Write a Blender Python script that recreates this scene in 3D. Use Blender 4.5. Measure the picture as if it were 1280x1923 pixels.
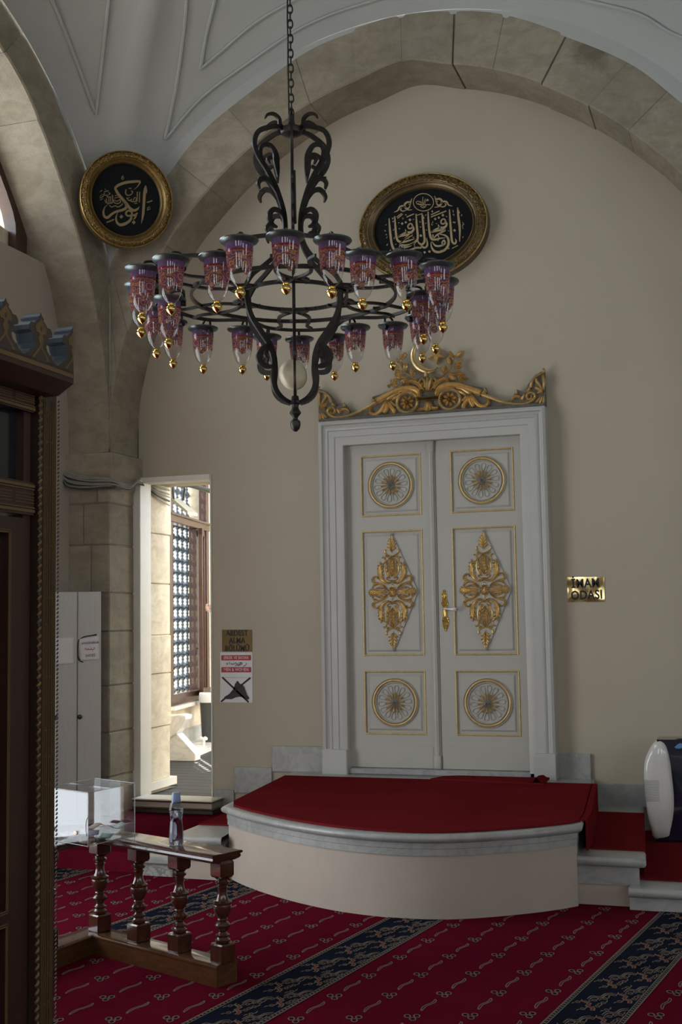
import bpy, bmesh, math, random
import numpy as np
from math import sin, cos, pi, radians, sqrt, atan2
from mathutils import Vector, Matrix
from mathutils.geometry import tessellate_polygon

for o in list(bpy.data.objects):
    bpy.data.objects.remove(o)
random.seed(7)
COL = bpy.context.scene.collection
SC = bpy.context.scene

# ------------------------------------------------------------------ camera
IW, IH = 1280, 1923
FL, YAW, PITCH, ROLL = 2259.104, 0.3233716, 0.0894629, -0.0163711
CAM = np.array([0, 0, 1.6])
_f = np.array([-sin(YAW)*cos(PITCH), cos(YAW)*cos(PITCH), sin(PITCH)])
_r = np.array([cos(YAW), sin(YAW), 0.0])
_u = np.cross(_r, _f)
RGT = cos(ROLL)*_r + sin(ROLL)*_u
UPV = -sin(ROLL)*_r + cos(ROLL)*_u
cam_d = bpy.data.cameras.new('camera')
cam = bpy.data.objects.new('camera', cam_d)
COL.objects.link(cam)
M = Matrix(((RGT[0], UPV[0], -_f[0], CAM[0]), (RGT[1], UPV[1], -_f[1], CAM[1]), (RGT[2], UPV[2], -_f[2], CAM[2]), (0, 0, 0, 1)))
cam.matrix_world = M
cam_d.sensor_fit = 'VERTICAL'
cam_d.sensor_height = 36
cam_d.lens = FL/IH*36
cam_d.clip_start = 0.05
SC.camera = cam

# ------------------------------------------------------------------ sky, sun, exposure
world = bpy.data.worlds.new('sky')
SC.world = world
world.use_nodes = True
wn = world.node_tree
wn.nodes['Background'].inputs[0].default_value = (0.86, 0.93, 1.0, 1)
wn.nodes['Background'].inputs[1].default_value = 9.0
sun_d = bpy.data.lights.new('sun', 'SUN')
sun_d.energy = 60
sun_d.angle = radians(0.6)
sun_d.color = (1.0, 0.95, 0.86)
sun = bpy.data.objects.new('sun', sun_d)
COL.objects.link(sun)
sun.rotation_euler = Vector((0.50, -0.72, -1.0)).to_track_quat('-Z', 'Y').to_euler()
SC.view_settings.view_transform = 'Standard'
SC.view_settings.look = 'None'
SC.view_settings.gamma = 1
SC.view_settings.use_curve_mapping = False
SC.view_settings.exposure = -0.75


def portal(loc, sx, sy, d):
    l = bpy.data.lights.new('daylight_portal', 'AREA')
    l.shape = 'RECTANGLE'
    l.size, l.size_y = sx, sy
    l.cycles.is_portal = True
    o = bpy.data.objects.new('daylight_portal', l)
    COL.objects.link(o)
    o.location = loc
    o.rotation_euler = Vector(d).to_track_quat('-Z', 'Z').to_euler()
    return o


# ------------------------------------------------------------------ finding real points on real planes
def ray(x, y):
    return (x-IW/2)*RGT-(y-IH/2)*UPV+FL*_f


def hit(x, y, ax, val):
    d = ray(x, y)
    return CAM+d*(val-CAM[ax])/d[ax]


def zat(x, y, P):
    d = ray(x, y)
    return (CAM+d*np.hypot(P[0]-CAM[0], P[1]-CAM[1])/np.hypot(d[0], d[1]))[2]


# ------------------------------------------------------------------ mesh helpers
def catmull(p, n=6, closed=False):
    p = [np.array(q, float) for q in p]
    if len(p) < 3 and not closed:
        return [p[0]+(p[-1]-p[0])*i/n for i in range(n+1)]
    out = []
    m = len(p)
    rng = range(m if closed else m-1)
    for i in rng:
        a = p[(i-1) % m] if closed or i > 0 else 2*p[0]-p[1]
        b = p[i]
        c = p[(i+1) % m]
        d = p[(i+2) % m] if closed or i < m-2 else 2*p[-1]-p[-2]
        for k in range(n):
            t = k/n
            out.append(0.5*((2*b)+(c-a)*t+(2*a-5*b+4*c-d)*t*t+(3*b-a-3*c+d)*t**3))
    if not closed:
        out.append(p[-1])
    return out


class Geo:
    def __init__(s):
        s.v, s.f, s.m, s.mi = [], [], [], 0

    def add(s, vs, fs):
        b = len(s.v)
        s.v += [tuple(map(float, q)) for q in vs]
        s.f += [tuple(b+i for i in f) for f in fs]
        s.m += [s.mi]*len(fs)

    def box(s, a, b, mat=None):
        (x0, y0, z0), (x1, y1, z1) = a, b
        x0, x1 = sorted((x0, x1)); y0, y1 = sorted((y0, y1)); z0, z1 = sorted((z0, z1))
        vs = [(x0, y0, z0), (x1, y0, z0), (x1, y1, z0), (x0, y1, z0), (x0, y0, z1), (x1, y0, z1), (x1, y1, z1), (x0, y1, z1)]
        if mat is not None:
            vs = [mat @ Vector(q) for q in vs]
        s.add(vs, [(0, 3, 2, 1), (4, 5, 6, 7), (0, 1, 5, 4), (1, 2, 6, 5), (2, 3, 7, 6), (3, 0, 4, 7)])
        return s

    def bbox(s, a, b, r=0.004, mat=None):
        """box with chamfered edges"""
        lo = [min(a[i], b[i]) for i in range(3)]
        hi = [max(a[i], b[i]) for i in range(3)]
        r = min([r]+[(hi[i]-lo[i])*0.45 for i in range(3)])
        idx = {}
        vs = []
        for sx in (0, 1):
            for sy in (0, 1):
                for sz in (0, 1):
                    for ax in range(3):
                        c = [hi[0] if sx else lo[0], hi[1] if sy else lo[1], hi[2] if sz else lo[2]]
                        sg = (sx, sy, sz)
                        for k in range(3):
                            if k != ax:
                                c[k] += -r if sg[k] else r
                        idx[(sx, sy, sz, ax)] = len(vs)
                        vs.append(c)
        fs = []
        for ax in range(3):
            o = [k for k in range(3) if k != ax]
            for sg in (0, 1):
                q = []
                for (i, j) in ((0, 0), (1, 0), (1, 1), (0, 1)):
                    t = [0, 0, 0]; t[ax] = sg; t[o[0]] = i; t[o[1]] = j
                    q.append(idx[(*t, ax)])
                fs.append(q if (sg == 1) == (ax != 1) else q[::-1])
        for ax in range(3):
            o = [k for k in range(3) if k != ax]
            for i in (0, 1):
                for j in (0, 1):
                    t0 = [0, 0, 0]; t1 = [0, 0, 0]
                    t0[ax] = 0; t1[ax] = 1
                    for t in (t0, t1):
                        t[o[0]] = i; t[o[1]] = j
                    fs.append([idx[(*t0, o[0])], idx[(*t1, o[0])], idx[(*t1, o[1])], idx[(*t0, o[1])]])
        for sx in (0, 1):
            for sy in (0, 1):
                for sz in (0, 1):
                    fs.append([idx[(sx, sy, sz, k)] for k in range(3)])
        if mat is not None:
            vs = [mat @ Vector(q) for q in vs]
        s.add(vs, fs)
        return s

    def lathe(s, prof, seg=24, o=(0, 0, 0), mat=None, arc=2*pi):
        n = len(prof)
        vs = []
        for k in range(seg):
            a = 2*pi*k/seg
            for r, z in prof:
                vs.append((o[0]+r*cos(a), o[1]+r*sin(a), o[2]+z))
        fs = []
        for k in range(seg):
            k2 = (k+1) % seg
            for i in range(n-1):
                fs.append((k*n+i, k2*n+i, k2*n+i+1, k*n+i+1))
        if mat is not None:
            vs = [mat @ Vector(q) for q in vs]
        s.add(vs, fs)
        if prof[0][0] > 1e-6:
            s.add([vs[k*n] for k in range(seg)], [tuple(range(seg))[::-1]]) if s.caps else None
        if prof[-1][0] > 1e-6:
            s.add([vs[k*n+n-1] for k in range(seg)], [tuple(range(seg))]) if s.caps else None
        return s
    caps = True

    def tube(s, pts, r, n=8, closed=False, flat=None, up=None):
        """round (or, with flat=(w,h), rectangular) section swept along pts"""
        P = [Vector(tuple(map(float, q))) for q in pts]
        m = len(P)
        rs = r if isinstance(r, (list, tuple, np.ndarray)) else [r]*m
        rings = []
        ref = Vector(up) if up is not None else None
        prev = None
        for i in range(m):
            if closed:
                t = P[(i+1) % m]-P[i-1]
            else:
                t = P[min(i+1, m-1)]-P[max(i-1, 0)]
            if t.length < 1e-9:
                t = Vector((0, 0, 1))
            t.normalize()
            if ref is not None:
                a = ref-t*ref.dot(t)
                a = a.normalized() if a.length > 1e-5 else t.orthogonal().normalized()
            else:
                if prev is None:
                    a = t.orthogonal().normalized()
                else:
                    a = prev-t*prev.dot(t)
                    a = a.normalized() if a.length > 1e-5 else t.orthogonal().normalized()
            prev = a
            b = t.cross(a)
            ring = []
            if flat:
                w, h = flat[0]*rs[i], flat[1]
                for (x, y) in ((-1, -1), (1, -1), (1, 1), (-1, 1)):
                    ring.append(P[i]+b*x*w/2+a*y*h/2)
            else:
                for k in range(n):
                    an = 2*pi*k/n
                    ring.append(P[i]+(a*cos(an)+b*sin(an))*rs[i])
            rings.append(ring)
        nn = len(rings[0])
        vs = [q for rg in rings for q in rg]
        fs = []
        for i in range(m if closed else m-1):
            j = (i+1) % m
            for k in range(nn):
                k2 = (k+1) % nn
                fs.append((i*nn+k, i*nn+k2, j*nn+k2, j*nn+k))
        if not closed:
            fs.append(tuple(range(nn))[::-1])
            fs.append(tuple((m-1)*nn+k for k in range(nn)))
        s.add(vs, fs)
        return s

    def prism(s, poly, fr, h, h0=0.0, top_only=False):
        """polygon in frame plane extruded from h0 to h along the normal"""
        p3 = [Vector((q[0], q[1], 0)) for q in poly]
        tri = tessellate_polygon([p3])
        n = len(poly)
        area = sum(poly[i][0]*poly[(i+1) % n][1]-poly[(i+1) % n][0]*poly[i][1] for i in range(n))
        vs = [fr(q[0], q[1], h) for q in poly]+[fr(q[0], q[1], h0) for q in poly]
        fs = []
        for t in tri:
            a = (poly[t[1]][0]-poly[t[0]][0])*(poly[t[2]][1]-poly[t[0]][1])-(poly[t[2]][0]-poly[t[0]][0])*(poly[t[1]][1]-poly[t[0]][1])
            t = t if a > 0 else t[::-1]
            fs.append(tuple(t))
            if not top_only:
                fs.append(tuple(n+i for i in t[::-1]))
        for i in range(n):
            j = (i+1) % n
            fs.append((i, n+i, n+j, j) if area > 0 else (j, n+j, n+i, i))
        s.add(vs, fs)
        return s

    def stroke(s, fr, pts, w, h, n=6, prof='round', closed=False, h0=0.0, sm=True):
        """relief stroke: pts in frame coordinates, w widths at control points, rising h above the plane"""
        ws = w if isinstance(w, (list, tuple)) else [w]*len(pts)
        hs = h if isinstance(h, (list, tuple)) else [h]*len(pts)
        ctl = [(q[0], q[1], ws[i], hs[i]) for i, q in enumerate(pts)]
        if sm:
            c = catmull(ctl, n, closed)
        else:
            c = [np.array(q, float) for q in ctl]
        m = len(c)
        sec = {'round': [(-1, 0), (-.86, .5), (-.5, .87), (0, 1), (.5, .87), (.86, .5), (1, 0)],
               'flat': [(-1, 0), (-1, 1), (1, 1), (1, 0)],
               'ridge': [(-1, 0), (-.9, .45), (-.35, .55), (0, 1), (.35, .55), (.9, .45), (1, 0)],
               'groove': [(-1, 0), (-.85, .8), (-.5, 1), (0, .45), (.5, 1), (.85, .8), (1, 0)]}[prof]
        k = len(sec)
        vs = []
        for i in range(m):
            if closed:
                t = c[(i+1) % m][:2]-c[i-1][:2]
            else:
                t = c[min(i+1, m-1)][:2]-c[max(i-1, 0)][:2]
            L = np.hypot(*t) or 1
            nx, ny = -t[1]/L, t[0]/L
            hw = max(c[i][2], 1e-4)/2
            for a, b in sec:
                vs.append(fr(c[i][0]-nx*a*hw, c[i][1]-ny*a*hw, h0+b*max(c[i][3], 0)))
        fs = []
        for i in range(m if closed else m-1):
            j = (i+1) % m
            for q in range(k-1):
                fs.append((i*k+q, i*k+q+1, j*k+q+1, j*k+q)[::-1])
        if not closed:
            fs.append(tuple(range(k)))
            fs.append(tuple((m-1)*k+q for q in range(k))[::-1])
        s.add(vs, fs)
        return s

    def grid(s, rows, closed=False):
        m, n = len(rows), len(rows[0])
        vs = [q for r in rows for q in r]
        fs = []
        for i in range(m-1):
            for k in range(n if closed else n-1):
                k2 = (k+1) % n
                fs.append((i*n+k, i*n+k2, (i+1)*n+k2, (i+1)*n+k))
        s.add(vs, fs)
        return s

    def build(s, name, mats, parent=None, smooth=True, angle=35, loc=None, **props):
        me = bpy.data.meshes.new(name)
        v = s.v
        if loc is not None:
            v = [(q[0]-loc[0], q[1]-loc[1], q[2]-loc[2]) for q in v]
        me.from_pydata(v, [], s.f)
        if not isinstance(mats, (list, tuple)):
            mats = [mats]
        for m in mats:
            me.materials.append(m)
        me.polygons.foreach_set('material_index', s.m)
        if smooth:
            me.polygons.foreach_set('use_smooth', [True]*len(me.polygons))
            me.update()
            me.set_sharp_from_angle(angle=radians(angle))
        me.update()
        o = bpy.data.objects.new(name, me)
        COL.objects.link(o)
        if parent is not None:
            o.parent = parent
        if loc is not None:
            o.location = loc
        for k, q in props.items():
            o[k] = q
        return o


def recalc(o):
    bm = bmesh.new()
    bm.from_mesh(o.data)
    bmesh.ops.recalc_face_normals(bm, faces=bm.faces)
    bm.to_mesh(o.data)
    bm.free()
    return o


def thing(name, label, cat, loc=(0, 0, 0), rz=0, group=None):
    o = bpy.data.objects.new(name, None)
    o.empty_display_size = 0.1
    COL.objects.link(o)
    o.location = loc
    o.rotation_euler = (0, 0, rz)
    o['label'] = label
    o['category'] = cat
    if group:
        o['group'] = group
    return o


def tag(o, label, cat, group=None):
    o['label'] = label
    o['category'] = cat
    if group:
        o['group'] = group
    return o


def struct(g, name, mats, label=None, **k):
    o = g.build(name, mats, **k)
    o['kind'] = 'structure'
    if label:
        o['label'] = label
        o['category'] = name.split('_')[0]
    return o


def frameY(Y):
    """wall-facing frame: (X, z) plus height towards the room"""
    return lambda a, b, h: (a, Y-h, b)


def frameX(X):
    return lambda a, b, h: (X+h, a, b)


def frameM(M_):
    return lambda a, b, h: tuple(M_ @ Vector((a, b, h)))


# ------------------------------------------------------------------ materials
class NT:
    def __init__(s, name):
        s.mat = bpy.data.materials.new(name)
        s.mat.use_nodes = True
        s.t = s.mat.node_tree
        s.n, s.l = s.t.nodes, s.t.links
        s.b = s.n['Principled BSDF']

    def new(s, typ, **k):
        n = s.n.new(typ)
        for a, v in k.items():
            setattr(n, a, v)
        return n

    def link(s, a, b):
        s.l.new(a, b)

    def co(s, scale=(1, 1, 1), kind='Object', rot=(0, 0, 0)):
        c = s.new('ShaderNodeTexCoord')
        m = s.new('ShaderNodeMapping')
        m.inputs['Scale'].default_value = scale
        m.inputs['Rotation'].default_value = rot
        s.link(c.outputs[kind], m.inputs[0])
        return m.outputs[0]

    def noise(s, vec, scale, detail=4, rough=0.55, dist=0):
        n = s.new('ShaderNodeTexNoise')
        n.inputs['Scale'].default_value = scale
        n.inputs['Detail'].default_value = detail
        n.inputs['Roughness'].default_value = rough
        n.inputs['Distortion'].default_value = dist
        s.link(vec, n.inputs['Vector'])
        return n.outputs['Fac']

    def ramp(s, fac, stops, interp='LINEAR'):
        r = s.new('ShaderNodeValToRGB')
        r.color_ramp.interpolation = interp
        e = r.color_ramp.elements
        while len(e) > 1:
            e.remove(e[-1])
        e[0].position = stops[0][0]
        e[0].color = (*stops[0][1], 1)
        for p, c in stops[1:]:
            q = e.new(p)
            q.color = (*c, 1)
        s.link(fac, r.inputs[0])
        return r.outputs[0]

    def mix(s, fac, a, b, mode='MIX'):
        m = s.new('ShaderNodeMix', data_type='RGBA', blend_type=mode)
        for i, q in ((0, fac), (6, a), (7, b)):
            if isinstance(q, (int, float)):
                m.inputs[i].default_value = q
            elif isinstance(q, tuple):
                m.inputs[i].default_value = (*q, 1)
            else:
                s.link(q, m.inputs[i])
        return m.outputs[2]

    def bump(s, h, strength=0.3, dist=0.01):
        b = s.new('ShaderNodeBump')
        b.inputs['Strength'].default_value = strength
        b.inputs['Distance'].default_value = dist
        s.link(h, b.inputs['Height'])
        s.link(b.outputs[0], s.b.inputs['Normal'])

    def set(s, **k):
        nm = {'col': 'Base Color', 'rough': 'Roughness', 'metal': 'Metallic', 'spec': 'Specular IOR Level', 'coat': 'Coat Weight', 'trans': 'Transmission Weight', 'ior': 'IOR', 'alpha': 'Alpha', 'sheen': 'Sheen Weight'}
        for a, v in k.items():
            i = s.b.inputs[nm[a]]
            if isinstance(v, (int, float)):
                i.default_value = v
            elif isinstance(v, tuple):
                i.default_value = (*v, 1)
            else:
                s.link(v, i)
        return s


def plain(name, col, rough=0.5, metal=0.0, var=0.08, nscale=12, bump=0.0, bscale=60, **k):
    t = NT(name)
    v = t.co()
    f = t.noise(v, nscale, 5)
    c = t.ramp(f, [(0.25, tuple(q*(1-var) for q in col)), (0.75, tuple(min(1, q*(1+var)) for q in col))])
    t.set(col=c, rough=rough, metal=metal, **k)
    if bump:
        t.bump(t.noise(v, bscale, 6), bump, 0.004)
    return t.mat


def stone_mat(name, base, dark, light, bump=0.6, scale=1.0):
    t = NT(name)
    v = t.co()
    big = t.noise(v, 1.6*scale, 6, 0.6)
    med = t.noise(v, 9*scale, 8, 0.65)
    fine = t.noise(v, 70*scale, 6, 0.7)
    c = t.ramp(big, [(0.3, dark), (0.5, base), (0.72, light)])
    c2 = t.ramp(med, [(0.3, tuple(q*.82 for q in base)), (0.65, tuple(min(1, q*1.1) for q in base))])
    c = t.mix(0.5, c, c2)
    spots = t.ramp(t.noise(v, 26*scale, 4, 0.7), [(0.24, (.35, .33, .3)), (0.34, (1, 1, 1))])
    c = t.mix(0.45, c, spots, 'MULTIPLY')
    st = t.ramp(t.noise(t.co((2, 2, 4)), 2.2*scale, 6, 0.7, 0.8), [(0.40, (0.72, 0.70, 0.67)), (0.58, (1, 1, 1))])
    c = t.mix(0.6, c, st, 'MULTIPLY')
    # sooty damp patch near the crown of the back arch
    tc = t.new('ShaderNodeTexCoord')
    d = t.new('ShaderNodeVectorMath', operation='DISTANCE')
    t.link(tc.outputs['Object'], d.inputs[0])
    d.inputs[1].default_value = (-0.86, 8.34, 5.60)
    f = t.mix(0.5, t.ramp(d.outputs['Value'], [(0.05, (1, 1, 1)), (0.42, (0, 0, 0))]), t.noise(v, 7.0, 6, 0.7))
    c = t.mix(0.75, c, t.ramp(f, [(0.56, (1, 1, 1)), (0.72, (0.45, 0.43, 0.40))]), 'MULTIPLY')
    t.set(col=c, rough=0.9, spec=0.25)
    h = t.mix(0.55, med, fine)
    t.bump(h, bump, 0.014)
    return t.mat


M_plaster = plain('plaster_cream', (0.475, 0.42, 0.325), 0.85, var=0.04, nscale=1.2, bump=0.12, bscale=120)
M_plaster2 = plain('plaster_pinkish', (0.46, 0.39, 0.325), 0.8, var=0.06, nscale=4, bump=0.25, bscale=30)
M_white = plain('vault_plaster', (0.46, 0.475, 0.45), 0.85, var=0.05, nscale=2.0, bump=0.35, bscale=45)
M_leftwall = plain('plaster_taupe', (0.44, 0.385, 0.32), 0.85, var=0.06, nscale=2.5, bump=0.15)
M_stoneA = stone_mat('stone_a', (0.37, 0.325, 0.245), (0.25, 0.215, 0.16), (0.46, 0.41, 0.32))
M_stoneB = stone_mat('stone_b', (0.395, 0.35, 0.27), (0.28, 0.245, 0.185), (0.48, 0.43, 0.34))
M_stoneC = stone_mat('stone_c', (0.35, 0.31, 0.235), (0.23, 0.20, 0.15), (0.44, 0.39, 0.305))
M_joint = plain('mortar', (0.20, 0.18, 0.145), 0.95, var=0.3, nscale=6)
M_stoneL = stone_mat('stone_light', (0.76, 0.67, 0.51), (0.62, 0.53, 0.38), (0.84, 0.77, 0.63), 0.4)
STONES = [M_stoneA, M_stoneB, M_stoneC, M_joint]
M_paint = plain('door_paint', (0.46, 0.445, 0.395), 0.42, var=0.03, nscale=6, bump=0.05, bscale=80)
M_casing = plain('casing_paint', (0.50, 0.495, 0.46), 0.4, var=0.03, nscale=6, bump=0.05, bscale=80)


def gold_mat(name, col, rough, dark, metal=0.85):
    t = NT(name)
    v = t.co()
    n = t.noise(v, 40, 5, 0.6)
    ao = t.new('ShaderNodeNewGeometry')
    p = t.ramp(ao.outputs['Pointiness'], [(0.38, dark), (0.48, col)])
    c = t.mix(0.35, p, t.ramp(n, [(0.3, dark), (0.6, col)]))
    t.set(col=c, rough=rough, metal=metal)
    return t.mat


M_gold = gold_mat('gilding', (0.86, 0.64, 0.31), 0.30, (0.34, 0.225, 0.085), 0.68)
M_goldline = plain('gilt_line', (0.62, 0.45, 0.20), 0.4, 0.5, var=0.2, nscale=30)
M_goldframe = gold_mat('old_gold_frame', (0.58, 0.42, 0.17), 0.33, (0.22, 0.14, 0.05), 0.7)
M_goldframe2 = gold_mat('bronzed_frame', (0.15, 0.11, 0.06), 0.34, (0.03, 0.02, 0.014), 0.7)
M_brass = plain('polished_brass', (0.85, 0.63, 0.22), 0.14, 1.0, var=0.05)
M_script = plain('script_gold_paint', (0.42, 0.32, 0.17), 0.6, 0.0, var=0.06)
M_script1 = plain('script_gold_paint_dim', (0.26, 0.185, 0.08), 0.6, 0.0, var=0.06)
M_black = plain('black_velvet_board', (0.008, 0.009, 0.010), 0.8, spec=0.15)
M_iron = plain('wrought_iron', (0.045, 0.042, 0.038), 0.42, 0.75, var=0.25, nscale=30, bump=0.15)
M_collar = plain('verdigris_collar', (0.13, 0.16, 0.16), 0.3, 0.8, var=0.15, nscale=40)
M_ivory = plain('ivory_globe', (0.62, 0.55, 0.38), 0.35, var=0.06, nscale=15)
M_marble = None


def marble(name, a, b, vein, rough=0.3, sc=3.0):
    t = NT(name)
    v = t.co()
    n = t.noise(v, sc, 8, 0.6, 1.2)
    ve = t.ramp(t.noise(v, sc*0.9, 6, 0.55, 2.5), [(0.44, (1, 1, 1)), (0.5, vein), (0.56, (1, 1, 1))])
    c = t.mix(1.0, t.ramp(n, [(0.3, a), (0.7, b)]), ve, 'MULTIPLY')
    t.set(col=c, rough=rough)
    t.bump(t.noise(v, 40, 5), 0.08, 0.003)
    return t.mat


M_marble = marble('marble_grey', (0.33, 0.335, 0.315), (0.43, 0.43, 0.41), (0.84, 0.85, 0.87))
M_marbledark = marble('marble_dirty', (0.24, 0.25, 0.22), (0.40, 0.40, 0.36), (0.45, 0.47, 0.5), 0.4, 6)
M_marblewhite = marble('marble_white', (0.72, 0.70, 0.66), (0.82, 0.81, 0.78), (0.85, 0.85, 0.87), 0.25)


def carpet_mat(name, a, b, sheen=0.0):
    t = NT(name)
    v = t.co()
    n = t.noise(v, 2.2, 4)
    f = t.noise(v, 420, 2, 0.5)
    c = t.ramp(n, [(0.3, a), (0.7, b)])
    c = t.mix(0.35, c, t.ramp(f, [(0.3, (.55, .55, .55)), (0.7, (1, 1, 1))]), 'MULTIPLY')
    t.set(col=c, rough=1.0, spec=0.0, sheen=sheen)
    t.bump(f, 0.5, 0.003)
    return t.mat


M_red = carpet_mat('carpet_red', (0.112, 0.006, 0.017), (0.135, 0.008, 0.021))
M_redplain = carpet_mat('carpet_plain_red', (0.15, 0.013, 0.016), (0.185, 0.017, 0.02))
M_navy = carpet_mat('carpet_navy', (0.011, 0.013, 0.024), (0.017, 0.020, 0.034))
M_cream = carpet_mat('carpet_cream', (0.20, 0.165, 0.135), (0.25, 0.205, 0.17))
M_rust = carpet_mat('carpet_rust', (0.16, 0.045, 0.03), (0.20, 0.06, 0.04))


def wood(name, a, b, rough=0.3, sc=(1, 1, 1), coat=0.4):
    t = NT(name)
    v = t.co(sc)
    n = t.noise(v, 14, 6, 0.6, 0.6)
    f = t.noise(v, 60, 4)
    c = t.mix(0.3, t.ramp(n, [(0.3, a), (0.7, b)]), t.ramp(f, [(0.3, a), (0.7, b)]))
    t.set(col=c, rough=rough, coat=coat)
    return t.mat


M_rail = wood('varnished_wood', (0.045, 0.014, 0.008), (0.085, 0.028, 0.013), 0.2, (1, 1, 0.2), 0.6)
M_railbase = wood('varnished_board', (0.065, 0.026, 0.011), (0.12, 0.052, 0.021), 0.2, (1, 1, 4), 0.5)
M_screen = wood('dark_screen_wood', (0.022, 0.007, 0.004), (0.042, 0.013, 0.007), 0.45, (1, 1, 0.15), 0.1)
M_screen2 = wood('brown_inlay_wood', (0.028, 0.014, 0.009), (0.045, 0.024, 0.014), 0.45, (1, 1, 0.2), 0.1)
M_ochre = plain('ochre_inlay', (0.13, 0.075, 0.028), 0.55, var=0.1)
M_crestedge = plain('crest_blue_grey', (0.10, 0.13, 0.16), 0.3, var=0.1)
M_crestdark = plain('crest_dark_paint', (0.045, 0.032, 0.026), 0.5, var=0.1)
M_dkglass = plain('dark_glass', (0.01, 0.012, 0.014), 0.12, var=0.02)
M_winwood = wood('window_wood', (0.045, 0.018, 0.012), (0.075, 0.031, 0.02), 0.4)
M_cabinet = wood('cabinet_grey_laminate', (0.50, 0.50, 0.46), (0.58, 0.58, 0.54), 0.4, (6, 6, 0.25), 0.0)
M_paper = plain('paper', (0.75, 0.73, 0.73), 0.6, var=0.03, nscale=8, bump=0.1, bscale=20)
M_ink = plain('ink_black', (0.012, 0.012, 0.014), 0.6)
M_inkred = plain('ink_red', (0.42, 0.035, 0.045), 0.6)
M_inkpale = plain('ink_pale', (0.7, 0.6, 0.58), 0.6)
M_rubber = plain('black_plastic', (0.015, 0.015, 0.018), 0.3)
M_cable = plain('cable_grey', (0.30, 0.29, 0.25), 0.6, var=0.2)
M_cabledk = plain('cable_dark', (0.06, 0.06, 0.055), 0.6)
M_wplast = plain('white_plastic', (0.66, 0.64, 0.60), 0.16, var=0.01, coat=0.5)
M_doorwhite = plain('white_gloss_wood', (0.80, 0.77, 0.69), 0.4, var=0.03)


def schlick(t, f0=0.04):
    """reflectance of a thin sheet from the angle alone, the same from both sides"""
    g = t.new('ShaderNodeNewGeometry')
    d = t.new('ShaderNodeVectorMath', operation='DOT_PRODUCT')
    t.link(g.outputs['Normal'], d.inputs[0])
    t.link(g.outputs['Incoming'], d.inputs[1])
    a = t.new('ShaderNodeMath', operation='ABSOLUTE')
    t.link(d.outputs['Value'], a.inputs[0])
    s_ = t.new('ShaderNodeMath', operation='SUBTRACT')
    s_.inputs[0].default_value = 1.0
    t.link(a.outputs[0], s_.inputs[1])
    p = t.new('ShaderNodeMath', operation='POWER')
    t.link(s_.outputs[0], p.inputs[0])
    p.inputs[1].default_value = 5.0
    m = t.new('ShaderNodeMath', operation='MULTIPLY_ADD')
    t.link(p.outputs[0], m.inputs[0])
    m.inputs[1].default_value = 1-f0
    m.inputs[2].default_value = f0
    return m.outputs[0]


def glass_mat(name, tint=(1, 1, 1), rough=0.02, f0=0.04, gloss=1.0):
    """thin clear sheet: transparent with an angle-dependent reflection"""
    t = NT(name)
    t.n.remove(t.b)
    out = t.n['Material Output']
    tr = t.new('ShaderNodeBsdfTransparent')
    tr.inputs[0].default_value = (*tint, 1)
    gl = t.new('ShaderNodeBsdfGlossy')
    gl.inputs['Roughness'].default_value = rough
    mx = t.new('ShaderNodeMixShader')
    t.link(schlick(t, f0), mx.inputs[0])
    t.link(tr.outputs[0], mx.inputs[1])
    t.link(gl.outputs[0], mx.inputs[2])
    t.link(mx.outputs[0], out.inputs[0])
    return t.mat


M_acryl = glass_mat('clear_acrylic', (0.98, 0.985, 0.985), 0.01, 0.08)
M_pane = glass_mat('window_glass', (0.95, 0.97, 0.98), 0.02, 0.05)
M_frost = plain('frosted_glass', (0.55, 0.57, 0.58), 0.4, trans=0.6)
M_bottle = glass_mat('bottle_plastic', (0.80, 0.84, 0.92), 0.05, 0.05)
M_water = plain('bottle_cap_blue', (0.20, 0.30, 0.48), 0.35)

# ================================================================== THE ROOM
YW, YB, XL, XW, XN = 8.8, 8.344, -4.711, -5.08, -5.19
XR, YF = 0.211, 3.416
CX, CY, CZ, CR = -2.25, 5.88, 3.37, 3.677
H_TOP = 7.4
DX0, DX1, DZ0, DZ1 = -4.70, -4.05, 0.235, 2.768

# back wall (plaster) with the side doorway cut out
g = Geo()
g.box((DX1, YW, -0.1), (6.0, 9.33, H_TOP))
g.box((DX0, YW, DZ1), (DX1, 9.33, H_TOP))
g.box((DX0, YW, -0.1), (DX1, 9.33, 0.198))
g.box((-6.3, 8.93, -0.1), (DX0, 9.33, H_TOP))
struct(g, 'wall_back', M_plaster, 'cream plastered wall behind the tall white door, under the stone arch')
# stone lining of the doorway's left reveal
g = Geo()
zs = [0.30, 0.74, 1.18, 1.5, 1.93, 2.35, 2.768]
for i in range(len(zs)-1):
    g.mi = i % 2
    g.bbox((-4.9, 8.935, zs[i]), (DX0+0.012+0.006*(i % 3), 9.33+0.01*(i % 2), zs[i+1]-0.004), 0.006)
g.mi = 2
g.box((-4.9, 8.93, DZ0), (DX0+0.03, 9.42, 0.30))
struct(g, 'wall_reveal', [M_stoneL, M_stoneL, M_doorwhite])
# white door lining of the side doorway
g = Geo()
g.bbox((-4.80, 8.74, DZ0-0.02), (-4.655, 8.93, DZ1), 0.004)
g.bbox((-4.80, 8.77, DZ1-0.025), (-4.05, 8.93, DZ1+0.02), 0.004)
g.bbox((-4.056, 8.785, DZ0), (-4.045, 8.83, DZ1+0.02), 0.003)
struct(g, 'door_2', M_doorwhite, 'narrow open side doorway with white painted lining')

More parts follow.
